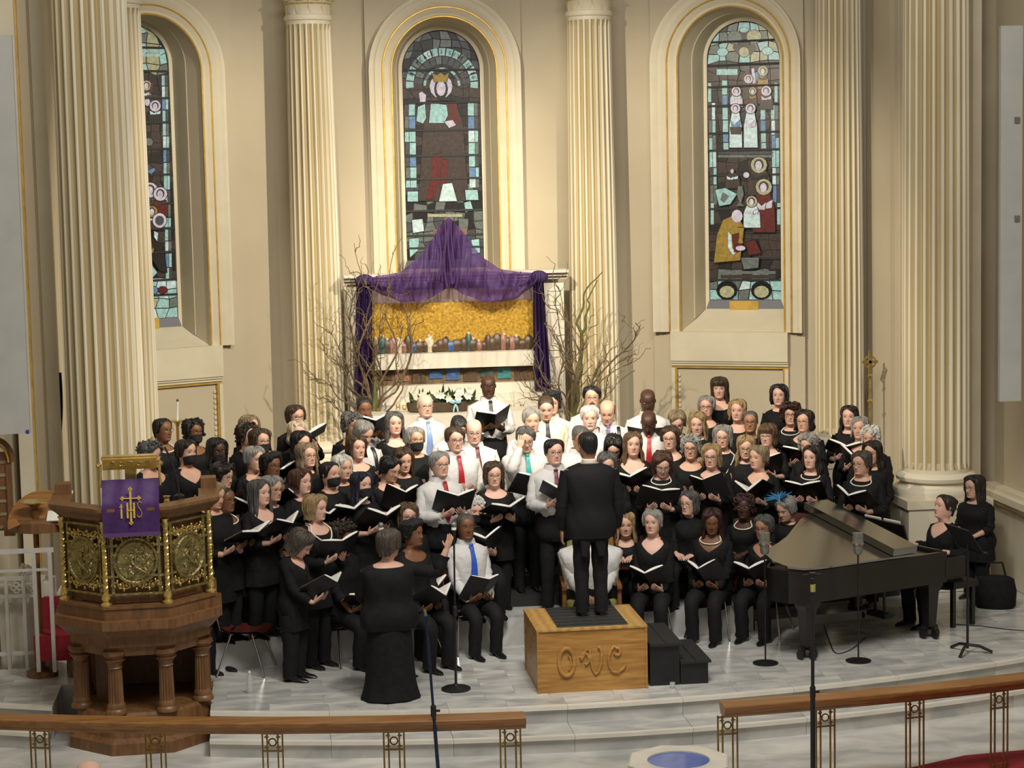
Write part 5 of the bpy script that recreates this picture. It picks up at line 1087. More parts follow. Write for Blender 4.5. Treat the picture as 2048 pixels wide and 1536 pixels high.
        pts.append(p); mb.tube(pts, np.array([.012, .0115, .010, .0075])*hk, 6, 0)
    # legs
    legs = []
    hipz = zs[0]+.02+dz
    for sx in (-1, 1):
        if seat is None: lp = [(sx*.09, .01, hipz), (sx*.092, 0, hipz*.75), (sx*.095, -.005, hipz*.53), (sx*.095, .01, hipz*.3), (sx*.095, .02, .075)]
        else: lp = [(sx*.09, .03, hipz+.05), (sx*.11, -.18, hipz+.045), (sx*.125, -.36, hipz+.03), (sx*.125, -.43, hipz-.03), (sx*.125, -.40, hipz*.55), (sx*.125, -.38, .075)]
        legs.append(np.array(lp)); mb.tube(lp, np.linspace(.075, .038, len(lp)), 8, 0)
    body = mb.build('person', [M['skin%d' % skin], M['lip%d' % skin], M['eyew'], M['iris'], M['h_'+('dbr' if hc in ('blk', 'blu') or skin > 2 else 'gry' if hc in ('gry', 'wht') else 'br' if hc not in ('bld', 'pbl') else 'lbr')]], None, 55, loc, rz)
    tag(body, label, 'person', group)
    # ---- top garment
    cloth = {'bs': 'black', 'bv': 'black2', 'bc': 'black', 'ws': 'shirt', 'cs': 'cream', 'sh': 'black2', 'jk': 'suit', 'gown': 'black'}[top]
    shirt = top in ('ws', 'cs', 'sh', 'jk'); ph = np.linspace(-pi, pi, 37)[:-1]; c = np.cos(ph)
    zside, zfr, zbk = {'bs': (.839, .785, .842), 'bv': (.841, .748, .843), 'bc': (.840, .822, .842), 'gown': (.834, .80, .822)}.get(top, (.846, .838, .846))
    sh_ = np.maximum(0, c)**(2.2 if top != 'bv' else .8) if top != 'bv' else np.maximum(0, 1-np.abs(ph)/1.05)
    ztop = (zside+(zfr-zside)*sh_+(zbk-zside)*np.maximum(0, -c))*ZN/.846
    hem = zs[2]-.01 if (shirt and top != 'jk') else (zs[1] if seat is not None else zs[0]-.0)
    t = np.linspace(0, 1, 18)[:, None]; Z = hem+(ztop[None]-hem)*t; Z = np.maximum(Z, hem)
    off = .014+.012*(1-t)*(1 if not shirt else 1.3)+.006*np.sin(ph*5+t*9+rg.uniform(0, 6))*(1-t**3)+.004*np.sin(ph*11+t*17)
    off = off*(1-.55*sstep(.86, 1, t))+(.012 if top == 'gown' else 0)
    if shirt and top != 'jk': off = off*(.35+.65*sstep(0, .22, t))
    P = torso(Z, ph[None], off); lowest = P[0].copy()
    inn = torso(Z[-1], ph, .001); mt_ = MB().grid(np.concatenate([P, inn[None]]), True)
    if not shirt and seat is None and top != 'gown':       # tunic hem below the hip
        q = [P[0]]
        for k in (1, 2): r_ = P[0].copy(); r_[:, 2] -= .07*k; r_[:, :2] *= 1+.03*k+.02*np.sin(ph*6)[:, None]; q.append(r_)
        mt_.grid(np.array(q[::-1]), True)
    slv = {'jk': 1.0, 'ws': 1., 'cs': 1., 'sh': .97}.get(top, rg.choice([.78, .95, 1.0, .9]) if 'e' not in ex else .8)
    for P_, rad in arms:
        n_ = len(P_); s_ = np.linspace(0, 1, n_); tq = np.linspace(0, slv, 14); Q = np.stack([np.interp(tq, s_, P_[:, k]) for k in range(3)], -1); R_ = np.interp(tq, s_, rad)
        R_ = R_+.013+.007*np.sin(tq*34+rg.uniform(0, 6))*(tq > .15)+(.010 if not shirt else .006)*tq
        if shirt: R_[-1] *= .80; R_[-2] *= .9
        mt_.tube(Q, R_, 11)
    if top in ('ws', 'cs', 'sh'):
        rows = []
        for r_, z_ in ((1.02, .0), (1.0, .022), (.98, .045), (1.12, .045), (1.22, .012), (1.30, -.012)):
            pt = torso(np.full_like(ph, zs[-1]), ph, .004); pt[:, :2] *= r_; pt[:, 2] += z_-.006-(.02*np.maximum(0, c)**6 if z_ < .02 and r_ > 1.1 else 0); rows.append(pt)
        mt_.grid(np.array(rows), True)
    garment = mt_.build({'ws': 'shirt', 'cs': 'shirt', 'sh': 'shirt', 'jk': 'tailcoat', 'gown': 'gown'}.get(top, 'blouse'), M[cloth], body, 60)
    # ---- lower garment and shoes
    if top == 'gown':
        rows = []
        for f in np.linspace(0, 1, 12):
            z = zs[2]*(1-f)+.015*f; r_ = np.interp(f, [0, .2, .5, .85, 1], [.185, .215, .225, .25, .29]); rows.append(np.stack([r_*(1+.035*f*np.sin(ph*9+f))*np.sin(ph), -.82*r_*(1+.035*f*np.sin(ph*9+f))*np.cos(ph)+.01, np.full_like(ph, z)], -1))
        MB().grid(np.array(rows), True, 0, False, True).build('skirt', M['black2'], body, 60)
    else:
        mq = MB(); zz = np.linspace(zs[0]-.05, zs[3]-.03, 6); pv = torso(np.maximum(zz, zs[0])[:, None], ph[None], .020 if shirt and top != 'jk' else .010); pv[0, :, 2] -= .04; pv[0, :, :2] *= .8; mq.grid(pv, True, 0, True, False)
        for lp in legs:
            n_ = len(lp); tq = np.linspace(0, 1, 12); Q = np.stack([np.interp(tq, np.linspace(0, 1, n_), lp[:, k]) for k in range(3)], -1); Q[-1, 2] -= .035
            wide = 1. if sex == 'm' else 1.06; mq.tube(Q, np.interp(tq, [0, .4, .6, 1], [.094, .082, .072, .068])*wide+.004*np.sin(tq*25), 12)
        mq.build('trousers', M['trouser'], body, 60)
        for lp in legs:
            a_ = lp[-1]; rows = []
            for f, w_, h_ in ((0, .026, .05), (.12, .036, .085), (.35, .038, .08), (.6, .043, .05), (.85, .040, .035), (1., .015, .02)):
                y_ = a_[1]+.055-.26*f; rows.append([(a_[0]+w_*cos(q), y_, h_/2+h_/2*sin(q)) for q in np.linspace(0, 2*pi, 10, endpoint=False)])
            MB().grid(np.array(rows), True, 0, True, True).build('shoe', M['shoe'], body, 50)
    # ---- tie, suspenders, jewellery
    tk = next((k for k in TIE if k in ex), None)
    if tk:
        z0, z1 = zs[-1]-.004, zs[3]-.02; zz = np.linspace(z0, z1, 12); f = np.linspace(0, 1, 12); wv = np.interp(f, [0, .04, .08, .85, 1], [.024, .026, .018, .042, .002]); fy_ = torso(zz, 0*zz, .036)[:, 1]; yv = np.minimum(fy_, np.interp(f, [0, .1, 1], [fy_[0]-.012, fy_[2], fy_[-1]]))
        A1 = np.stack([np.stack([s*wv, yv-(.004 if s == 0 else 0), zz+dz], -1) for s in (-1, 0, 1)], 1); B1 = A1+np.array([0, .012, 0]); B1 = B1[:, ::-1]
        MB().grid(np.concatenate([A1, B1], 1), True, 0, True, True).ball((0, yv[0]-.012, z0+dz-.008), (.022, .014, .02), 8, 6).build('tie', M['tie'+tk], body, 50)
    if 'S' in ex:
        for sx in (-1, 1):
            q = np.concatenate([np.linspace(zs[3]-.03, zs[8], 8), [zs[9]]]); xx = sx*np.linspace(.105, .085, 9); pp = torso(q, np.arcsin(np.clip(xx/sm(q, zs, ta), -.95, .95)), .034)
            bb = pp[-1]*np.array([1, 0, 1])+np.array([0, .06, .0]); bb2 = torso(zs[7], pi-sx*.5, .03); MB().tube(np.concatenate([pp, [bb], [bb2]]), .020, 6, 0, True, .25).build('suspender', M['blackmetal'], body)
    if 'p' in ex or 'P' in ex or 'w' in ex:
        dp = .30 if 'P' in ex else .17 if 'w' in ex else .085; q = np.linspace(-pi, pi, 41); zz = zs[-1]+.004-dp*np.maximum(0, np.cos(q))**(3. if dp < .1 else 5.)*H/1.68; zz = np.maximum(zz, zs[4]); ofs = np.where(np.cos(q) > .3, .020, .008)
        MB().tube(torso(zz, q, ofs), .0068 if 'w' not in ex else .008, 6, 0, False).build('necklace', M['pearl'], body)
    # ---- head wear
    if 'g' in ex:
        mg = MB(); zg = .505 if hpit < 20 else .47
        for sx in (-1, 1):
            q = np.linspace(0, 2*pi, 15); mg.tube(HT(np.stack([sx*.15+.105*np.cos(q), -.475+.02*np.cos(q)**2*0+.03*np.abs(.15+.105*np.cos(q)*sx*sx)*0, zg+.078*np.sin(q)], -1)), .0085*hh, 5)
            mg.tube(HT([(sx*.255, -.465, zg+.02), (sx*.32, -.34, zg+.02), (sx*.35, .03, zg+.03)]), .009*hh, 5)
        mg.tube(HT([(-.05, -.48, zg+.015), (0, -.50, zg+.025), (.05, -.48, zg+.015)]), .012*hh, 5)
        mg.build('glasses', M[rg.choice(['frame', 'frame', 'grey', 'oldbrass'])], body)
    if 'm' in ex:
        q = np.linspace(-1.30, 1.30, 21); zz = np.linspace(-.05, .40, 10); off = .030+.06*np.outer(np.sin(np.linspace(.15, 1, 10)*pi), np.cos(q)**2)*.6; top_ = .40-.10*(np.abs(q)/1.3)**2; Zm = -.05+(top_[None]+.05)*np.linspace(0, 1, 10)[:, None]
        MB().grid(HT(headpt(Zm, q[None], off))).build('face_mask', M['mask'], body, 70)
    if 'G' in ex:
        q = np.linspace(-.32, .32, 9); MB().tube(HT(headpt(.262-.02*np.abs(q)/.3, q, .02)), hh*.022, 6).build('moustache', M['h_'+hc], body)
        q = np.linspace(-.35, .35, 9)
        if hc == 'blk': MB().tube(HT(headpt(.08+0*q, q, .02)), hh*.05, 6).build('beard', M['h_'+hc], body)
    # ---- hair
    st = dict(short=(.32, .05, .085, .89, .024, 0), part=(.45, .15, .058, .90, .018, 0), crop=(.47, .17, .018, .89, .006, 0), bob=(.02, -.06, .10, .90, .028, .10), bobbangs=(.02, -.06, .09, .66, .024, .06), long=(-.72, -.80, .085, .90, .03, .18), bangs=(-.70, -.78, .085, .66, .024, .12), curlyS=(.24, .0, .11, .85, .06, .03), curly=(.10, -.04, .15, .80, .08, .06), bun=(.38, .08, .030, .90, .008, 0), rim=(.44, .14, .022, .60, .008, 0)).get(hair)
    if st:
        zsd, zbk, th, zhl, nz, flare = st; nph = 48
        q = np.linspace(radians(72), radians(288), nph) if hair == 'rim' else np.linspace(-pi, pi, nph+1)[:-1]+pi
        qa = np.abs((q+pi) % (2*pi)-pi)                 # 0 front .. pi back
        dh = .17 if zhl > .75 else .05; zend = np.where(qa < radians(52), zhl-dh*(qa/radians(52))**2.2, 0)
        side = zsd+(zbk-zsd)*sstep(radians(95), radians(165), qa); zend = np.where(qa >= radians(52), (zhl-dh)+(side-(zhl-dh))*sstep(radians(52), radians(70 if zsd < .3 else 78), qa), zend)
        part_ = rg.choice([-1, 1])*.5
        wavy = 0
        if zhl > .7 and hair not in ('rim', 'crop', 'bun'): zend = zend-.10*np.maximum(0, np.sin(np.clip(((q+pi) % (2*pi)-pi)*part_*2+.25, -1.6, 1.6)*1.3))*(1-sstep(.7, 1.05, qa))
        zend = zend+(.05*np.sin(q*13+1)+.04*np.sin(q*29))*(qa > 1.25)*(1 if zsd < -.3 else .45 if nz > .012 else .2); wavy = rg.uniform(0, 1) if zsd < .3 else 0
        nt_ = 20; rows = []
        ztop_ = np.full_like(q, .70) if hair == 'rim' else np.full_like(q, 1.0)
        ph_ = [rg.uniform(0, 6) for _ in range(6)]
        for tt in np.linspace(0, 1, nt_):
            za = zend+(ztop_-zend)*np.cos(tt*pi/2)
            zb2 = np.where(tt <= .5, .42+.58*np.cos(min(tt, .5)*pi), .42+(zend-.42)*(tt-.5)*2)
            z = np.where(zend >= .42, za, zb2) if hair != 'rim' else ztop_+(zend-ztop_)*tt
            zc2 = np.maximum(z, .30); taper = 1-.85*sstep(.62, 1, tt)*(qa < 1.15)
            n3 = np.sin(q*7+z*9+ph_[0])*.5+np.sin(q*15-z*5+ph_[1])*.35+np.sin(q*23+z*21+ph_[2])*.3 if nz > .03 else np.sin(q*19+2*z+ph_[3])*.6+np.sin(q*33-z*3+ph_[4])*.4
            off = (th*(.55+.45*sstep(1., .75, z)*1.0)+nz*n3)*taper+.006
            p = headpt(zc2, q, off); drop = np.minimum(z-.30, 0)
            fl_ = 1+flare*np.minimum(-drop*2.2, 1)-.22*np.maximum(0, -drop-.1)*(qa > 2.2)
            p[..., 0] = p[..., 0]*fl_*(1+wavy*.10*np.sin(z*11+ph_[5]+2*np.sin(q))*sstep(.75, .4, z)); p[..., 1] = p[..., 1]*np.where(p[..., 1] > 0, 1-.25*np.minimum(-drop*1.5, 1), 1); p[..., 2] += drop
            if zsd < -.3: p[..., 1] = np.where((p[..., 2] < -.05) & (np.abs(p[..., 0]) > .2) & (p[..., 1] < .25), p[..., 1]-.12*np.minimum(-drop, .5), p[..., 1])
            rows.append(p)
        rows = np.array(rows); cen = rows[-1].copy(); inn = headpt(np.maximum(zend, .28), q, .0); inn[..., 2] = rows[-1][..., 2]+.01; wmix = .55 if zsd < .3 else .9
        close = rows[-1]*(1-wmix)+inn*wmix
        mh = MB().grid(HT(np.concatenate([rows, close[None]])), hair != 'rim', 0)
        if hair in ('curlyS', 'curly'):
            for _ in range(70 if hair == 'curlyS' else 95):
                i_, j_ = rg.randint(3, nt_-2), rg.randrange(nph); p = rows[i_, j_]*1.01; r_ = rg.uniform(.04, .075)*(1 if hair == 'curlyS' else 1.25)
                mh.ball(HT(p), np.array([r_, r_, r_*.9])*hh, 6, 5)
        elif hair not in ('rim', 'crop'):
            for _ in range(34):
                j_ = rg.randrange(nph); i0 = rg.randint(1, 6); wv = np.sin(np.linspace(0, rg.uniform(3, 8), nt_-i0)+rg.uniform(0, 6))*.012*(1+2*wavy)
                L_ = rows[i0:, j_].copy(); L_[:, 0] += wv; L_[:, :2] *= 1.012; rr_ = rg.uniform(.016, .034)*hh*np.sin(np.linspace(.35, 2.75, nt_-i0))
                mh.tube(HT(L_), rr_, 5)
        mh.build('hair', M['h_'+hc], body, 70)
        if hair == 'bun': MB().ball(HT(np.array([0, .52, .72])), np.array([.15, .14, .14])*hh, 10, 8).build('hair_bun', M['h_'+hc], body)
        if hair == 'tail': pass
    if 'b' in ex:
        P = np.array([HT(np.stack([(r_)*np.sin(ph)+.03, -(r_)*1.12*np.cos(ph)+.03, np.full_like(ph, z_)+.05*np.sin(ph)+.04*np.cos(ph)], -1)) for r_, z_ in ((.34, .78), (.37, .82), (.46, .90), (.44, 1.0), (.25, 1.06), (.02, 1.08))]); MB().grid(P, True).build('beret', M['mask'], body, 70)
    if 'f' in ex:
        mf = MB()
        for k in range(22):
            a_ = rg.uniform(0, 6.3); e_ = rg.uniform(.1, 1.2); L = rg.uniform(.5, .95); p0 = np.array([-.1, -.15, .92]); p1 = p0+L*np.array([cos(a_)*cos(e_), sin(a_)*cos(e_)*.7, sin(e_)*.6]); mf.tube(HT([p0, (p0+p1)/2+np.array([0, 0, .08]), p1]), hh*np.array([.03, .05, .01]), 5)
        mf.build('feather_headpiece', pm('blue_feathers', (.04, .22, .42), (.02, .13, .28), 20, .7), body)
    # ---- folder held in the hands: a thing of its own
    if fold:
        ca, sa = cos(rz), sin(rz); c0 = np.array([0, fy, zf]); x_, y_ = c0[0]*ca-c0[1]*sa, c0[0]*sa+c0[1]*ca
        folder((loc[0]+x_, loc[1]+y_, loc[2]+zf), rz+fold_rot, rg, flabel or label)
    return body
def folder(loc, rz, rg, who):
    t = empty('choir_folder', loc, rz, label='open black folder held by the '+who, cat='folder', group='open choir folders')
    tau = radians(rg.uniform(20, 58)); be = radians(rg.uniform(12, 42)); t.rotation_euler = (radians(rg.uniform(-4, 4)), radians(rg.uniform(-9, 9)), rz+rg.uniform(-.32, .32)); up_ = np.array([0, -cos(tau), sin(tau)]); nr = np.array([0, sin(tau), cos(tau)])
    for sx in (-1, 1):
        ax = np.array([sx*cos(be), 0, 0])+nr*sin(be); nn = nr*cos(be)-np.array([sx*sin(be), 0, 0])
        def slab(w0, w1, h0, h1, d0, d1): return [ax*w+up_*h+nn*d for d in (d0, d1) for w, h in ((w0, h0), (w1, h0), (w1, h1), (w0, h1))]
        MB().hexa(slab(0, .235, -.155, .155, -.004, .003)).build('cover', M['folder'], t, 0)
        n_ = 7; ww = np.linspace(.004, .215, n_); hump = .015+.016*np.sin(np.linspace(0, 1, n_)*pi*.9+.2)*rg.uniform(.4, 1.2)
        A1 = np.array([[ax*w+up_*h+nn*(.004+hu) for w, hu in zip(ww, hump)] for h in (-.145, .150)]); B1 = np.array([[ax*w+up_*h+nn*.004 for w in ww] for h in (.150, -.145)])
        MB().grid(np.concatenate([A1, B1, A1[:1]])).build('pages', M['paper'], t, 30)
    MB().tube([up_*-.155, up_*.155], .008, 6).build('spine', M['folder'], t)
    return t
# x, ytop, depth (0 = find a riser row), sex, skin, hair, colour, head turn, head bow, top, extras, hold, label
PEOPLE = [
(323,837,0,'f',3,'bun','blk',28,0,'bs','gp','','person in black with glasses and necklace nearest the big left column'),
(385,837,0,'f',3,'curlyS','blk',22,0,'bs','gm','','person with glasses and black mask right of the wooden torch staff'),
(297,881,20.75,'f',1,'curlyS','dgr',28,5,'bs','','','person in black half hidden by the pulpit book desk'),
(371,878,0,'f',1,'short','dbr',25,0,'bv','m','','person in black mask and open v-neck right above the pulpit rail'),
(432,874,0,'f',4,'long','blk',10,5,'bc','m','','person in black mask just left of the dado border, far left rows'),
(492,845,0,'f',1,'curlyS','dbr',32,0,'bc','g','','person in high black top and glasses in profile, upper left rows'),
(498,829,0,'f',1,'bob','bldg',20,0,'bc','','','person of whom only the crown shows in the upper left rows'),
(519,856,0,'f',1,'bob','br',20,0,'bc','gm','o','person in glasses and mask, upper left rows'),
(590,809,0,'f',1,'short','br',15,0,'bc','g','h','person standing highest before the left altar column'),
(594,841,0,'f',0,'bob','pbl',10,0,'bc','','','person directly below the one standing highest before the left altar column'),
(600,860,0,'f',0,'long','blk',15,5,'bc','','','person third from top in the stack before the left altar column'),
(612,885,0,'f',0,'long','bldg',20,0,'bc','g','','person with glasses fourth from top before the left altar column'),
(505,891,0,'f',1,'short','gry',25,5,'bs','','','person in wide round neckline between mask wearer and beret wearer at left'),
(540,905,0,'f',3,'short','blk',22,0,'bv','gb','o','person in black beret, glasses and v-neck at left'),
(438,923,0,'f',1,'curlyS','dbr',38,10,'bc','g','o','person in glasses directly above the pulpit right corner'),
(420,960,20.35,'f',1,'short','bldg',30,15,'bc','','','person of whom only the crown shows over the pulpit right corner'),
(447,975,0,'f',3,'crop','dbr',28,0,'bs','gp','o','person with pearls right beside the pulpit'),
(517,958,0,'f',0,'long','dgr',28,0,'bv','','o','person in v-neck second from the pulpit'),
(540,950,0,'f',1,'short','gry',28,5,'bc','g','','person with glasses peeking out behind the second singer from the pulpit'),
(600,936,0,'f',0,'bob','rbr',30,0,'bc','','o','person in plain top looking right, left block middle'),
(627,987,20.36,'f',0,'bob','bld',38,5,'bs','w','o','person with long white necklace standing in front'),
(582,1048,19.86,'f',0,'bob','dgbr',55,40,'bv','','l','person bowing low in the left front'),
(658,924,0,'f',1,'bun','blk',30,0,'bc','m','o','person in black mask above the white necklace wearer'),
(682,908,0,'f',1,'long','wht',20,5,'bc','','','person between the mask wearer and the suspenders wearer at left'),
(712,869,0,'f',0,'bob','br',15,0,'bs','','','person in black round neckline just below the left suspenders wearer'),
(718,836,0,'m',1,'part','gry',25,25,'ws','S','','person in white shirt and black suspenders looking down at left'),
(700,822,0,'f',2,'curlyS','dgr',20,10,'bs','','','person in black behind the left suspenders wearer'),
(728,793,0,'m',3,'crop','blk',0,10,'ws','','h','person in white shirt under the left vase'),
(788,822,0,'f',0,'long','dgr',5,0,'bs','','','person in black left of the pale blue tie'),
(830,853,0,'f',1,'short','gry',10,0,'bc','gm','','person in glasses and black mask right below the pale blue tie'),
(805,893,0,'f',1,'long','br',5,10,'bc','','','person in black looking down left of the front red tie'),
(772,908,0,'f',1,'short','blk',30,20,'bs','g','o','person in glasses reading, left of centre'),
(722,943,0,'f',0,'long','blu',20,0,'bc','m','o','person in mask above the gowned singer'),
(815,1003,20.8,'f',0,'bob','lbr',0,5,'bc','gs','o','seated person with glasses behind the beret'),
(822,1040,20.25,'f',3,'short','blk',38,0,'bs','bs','o','seated person in beret beside the gowned singer'),
(681,1042,20.5,'f',3,'curly','dbr',30,5,'bc','ms','o','seated person in mask behind the white necklace wearer'),
(946,990,21.25,'f',0,'curlyS','wht',10,10,'bc','ms','o','seated person in mask behind the bright blue tie'),
(932,1028,20.75,'m',3,'crop','dgr',0,0,'ws','Ts','o','seated person with bright blue tie'),
(850,790,0,'m',0,'rim','wht',5,0,'ws','gL','','person in white shirt with glasses and pale blue tie before the inscription'),
(977,750,0,'m',4,'bald','blk',-5,5,'ws','K','o','tallest person with long black tie'),
(911,822,0,'m',1,'crop','blk',10,40,'ws','','','person in white shirt bowing right of the pale blue tie'),
(909,852,0,'m',0,'part','br',5,5,'ws','gR','','person with glasses and red tie just above the front red tie'),
(948,838,0,'m',0,'rim','rbr',-5,10,'ws','gD','','person in white shirt with dark red tie below the tallest singer'),
(879,902,0,'m',0,'part','gry',10,0,'ws','gR','o','person with red tie in the front row'),
(988,921,0,'f',0,'bob','br',-5,5,'bs','g','o','person in black right of the front red tie'),
(1050,850,0,'m',1,'part','dgr',0,15,'ws','gE','e','person wiping an eye, teal tie'),
(1063,815,0,'m',1,'part','gry',0,5,'ws','','','person in white shirt right behind the teal tie'),
(1092,788,0,'m',0,'crop','br',-5,20,'cs','K','','person in cream shirt and black tie looking down'),
(1103,782,0,'f',1,'curlyS','blk',0,0,'ws','b','','person in black beret behind the cream shirt'),
(1184,771,0,'m',1,'part','blk',-5,0,'ws','gG','','person in white shirt and glasses highest right of the mossy willow vase'),
(1180,810,0,'m',0,'part','wht',-5,5,'ws','G','','person in white shirt just above the conductor head'),
(1216,798,0,'m',1,'rim','dgr',-10,20,'ws','SV','','person with black suspenders and violet tie'),
(1158,849,0,'m',2,'crop','dgr',10,15,'ws','g','','person in white shirt and glasses touching the conductor head at left'),
(1108,878,0,'m',0,'part','blk',5,0,'ws','gD','o','person with dark tie left of the conductor'),
(1296,777,0,'m',4,'bald','blk',-5,15,'ws','','o','person in white shirt above the right red tie'),
(1299,817,0,'m',4,'bald','blk',-10,25,'ws','R','','person in white shirt with red tie looking down, right of conductor'),
(1225,860,0,'f',0,'long','blk',0,35,'bc','','','person in black bowing right beside the conductor head'),
(1266,863,0,'f',0,'long','lbr',0,0,'bv','','o','person in v-neck left of the pearls reader'),
(1213,902,21.4,'f',1,'short','dgr',0,10,'bc','','','person whose crown just shows over the conductor right shoulder'),
(1324,896,0,'f',0,'bob','rbr',0,25,'bc','gp','o','person in pearls reading with glasses lowered'),
(1342,850,0,'f',0,'short','br',-15,5,'bs','g','','person in black with glasses right of the right red tie'),
(1354,815,0,'f',0,'short','bldg',-5,25,'bc','','','person looking down in black, above the glasses wearer near right red tie'),
(1383,868,0,'f',1,'curlyS','gry',-10,5,'bs','g','','person with glasses and wide open neckline behind the pearls reader'),
(1396,821,0,'f',0,'long','bld',-10,10,'bc','','','person looking down in black, third row left of the long pearl strand'),
(1414,790,0,'f',0,'short','gry',-10,0,'bs','g','','person with glasses directly below the highest singer at right'),
(1440,752,0,'f',0,'bangs','br',-10,5,'bs','','','person in black standing highest before the right window dado'),
(1425,885,0,'f',0,'bob','bld',-15,5,'bs','g','o','person with glasses in the right front'),
(1447,848,0,'f',0,'bob','gry',-10,5,'bc','gP','','person with glasses and long hanging pearl strand'),
(1477,797,0,'f',0,'bob','bld',-15,0,'bs','','','person in round neckline second from top at right'),
(1502,822,0,'f',2,'crop','dgr',-10,0,'bc','g','','person with glasses in high black top below the smiling second row'),
(1492,868,0,'f',0,'long','bld',-5,10,'bc','g','','person with lowered glasses left of the one turned left, right rows'),
(1520,890,0,'f',1,'short','bldg',-38,0,'bv','','o','person in v-neck turned left above the piano tail'),
(1537,845,0,'f',0,'bobbangs','lbr',-20,5,'bs','g','o','person in glasses above the singer turned left'),
(1560,767,0,'f',0,'bob','blk',-15,0,'bc','','','person in black at the right end of the top row'),
(1583,803,0,'f',1,'curly','red',-10,0,'bc','gp','','person with glasses and necklace just below the top row end'),
(1611,818,0,'f',1,'bob','dbr',-25,0,'bs','g','o','person with glasses before the right window column'),
(1620,865,0,'f',1,'curlyS','gry',-25,5,'bc','','','person half hidden behind the pearl wearer over the piano middle'),
(1625,890,0,'f',0,'long','dbr',-22,0,'bc','p','o','person in pearls above the piano middle'),
(1700,810,0,'f',0,'long','dbr',-15,0,'bc','','o','person left below the brass cross'),
(1722,832,0,'f',1,'bob','gry',-20,0,'bv','','o','person in v-neck below the brass cross'),
(1744,850,0,'f',1,'curlyS','wht',-20,5,'bc','','','person in black next to the big right column, upper of two'),
(1748,880,0,'f',1,'long','dbr',-25,5,'bc','','','person in black next to the big right column, lower of two'),
(1728,900,0,'f',1,'short','dgbr',-38,5,'bc','gp','o','person with pearls above the folded lid'),
(1307,1018,20.85,'f',0,'short','gry',-18,0,'bv','s','o','seated person in deep v-neck'),
(1380,980,21.2,'f',0,'bob','dgr',-28,0,'sh','gs','','seated person in black collared shirt and glasses behind the deep v-neck'),
(1425,1013,20.85,'f',3,'long','red',-5,15,'bv','ps','o','seated person in pearls and v-neck'),
(1490,987,21.15,'f',4,'curlyS','red',-15,0,'bs','gps','','seated person with pearls and glasses left of the piano tail'),
(1530,1028,20.8,'f',2,'short','dgr',-22,5,'bv','gs','o','seated person behind the studio microphone'),
(1580,988,21.35,'f',1,'short','gry',-38,20,'bc','fs','','person with blue feather headpiece behind the piano tail'),
(1180,1030,20.72,'m',1,'part','gry',0,5,'ws','s','','seated person in white shirt hidden behind the conductor legs'),
(1252,1022,21.25,'f',1,'long','bld',-5,5,'bs','s','','seated person between the conductor and the deep v-neck'),
]
ROWX = 3.0
def rowZ(k, X): return ROWZ[k]-(.2 if X >= ROWX else 0)
def lcl(P, loc, rz):
    d = np.array(P)-np.array(loc); c, s = cos(-rz), sin(-rz); return np.array([d[0]*c-d[1]*s, d[0]*s+d[1]*c, d[2]])
HTH = dict(short=.08, part=.055, crop=.02, bob=.095, bobbangs=.085, long=.08, bangs=.08, curlyS=.10, curly=.15, bun=.03, rim=0, bald=0)
plan = []
for p in PEOPLE:
    x, y, Y, sex = p[:4]; seat = 's' in p[10]
    if Y == 0:
        best = None
        for k in range(6):
            Yk = 22.
            for _ in range(25): w = atY(x, y, Yk); Yk = rowY(k, w[0])
            e = abs(w[2]-rowZ(k, w[0])-(1.66 if sex == 'f' else 1.79))
            if best is None or e < best[0]: best = (e, k, w)
        plan.append([best[2][0], best[2][1], best[1]])
    else: w = atY(x, y, Y); plan.append([w[0], w[1], -1])
plan = np.array(plan)
for it in range(60):                       # ease apart singers that stand too close
    for i in range(len(plan)):
        for j in range(i):
            if plan[i, 2] < 0 and plan[j, 2] < 0: continue
            d = hypot(plan[i, 0]-plan[j, 0], plan[i, 1]-plan[j, 1])
            if d < .34:
                a, b = (i, j) if PEOPLE[i][1] > PEOPLE[j][1] else (j, i)
                for q, s in ((a, -1), (b, 1)):
                    k = plan[q, 2]
                    if k < 0: continue
                    ny = plan[q, 1]+s*.012
                    if abs(ny-rowY(k, plan[q, 0])) < .24: plan[q, 1] = ny; plan[q, 0] = atY(PEOPLE[q][0], PEOPLE[q][1], ny)[0]
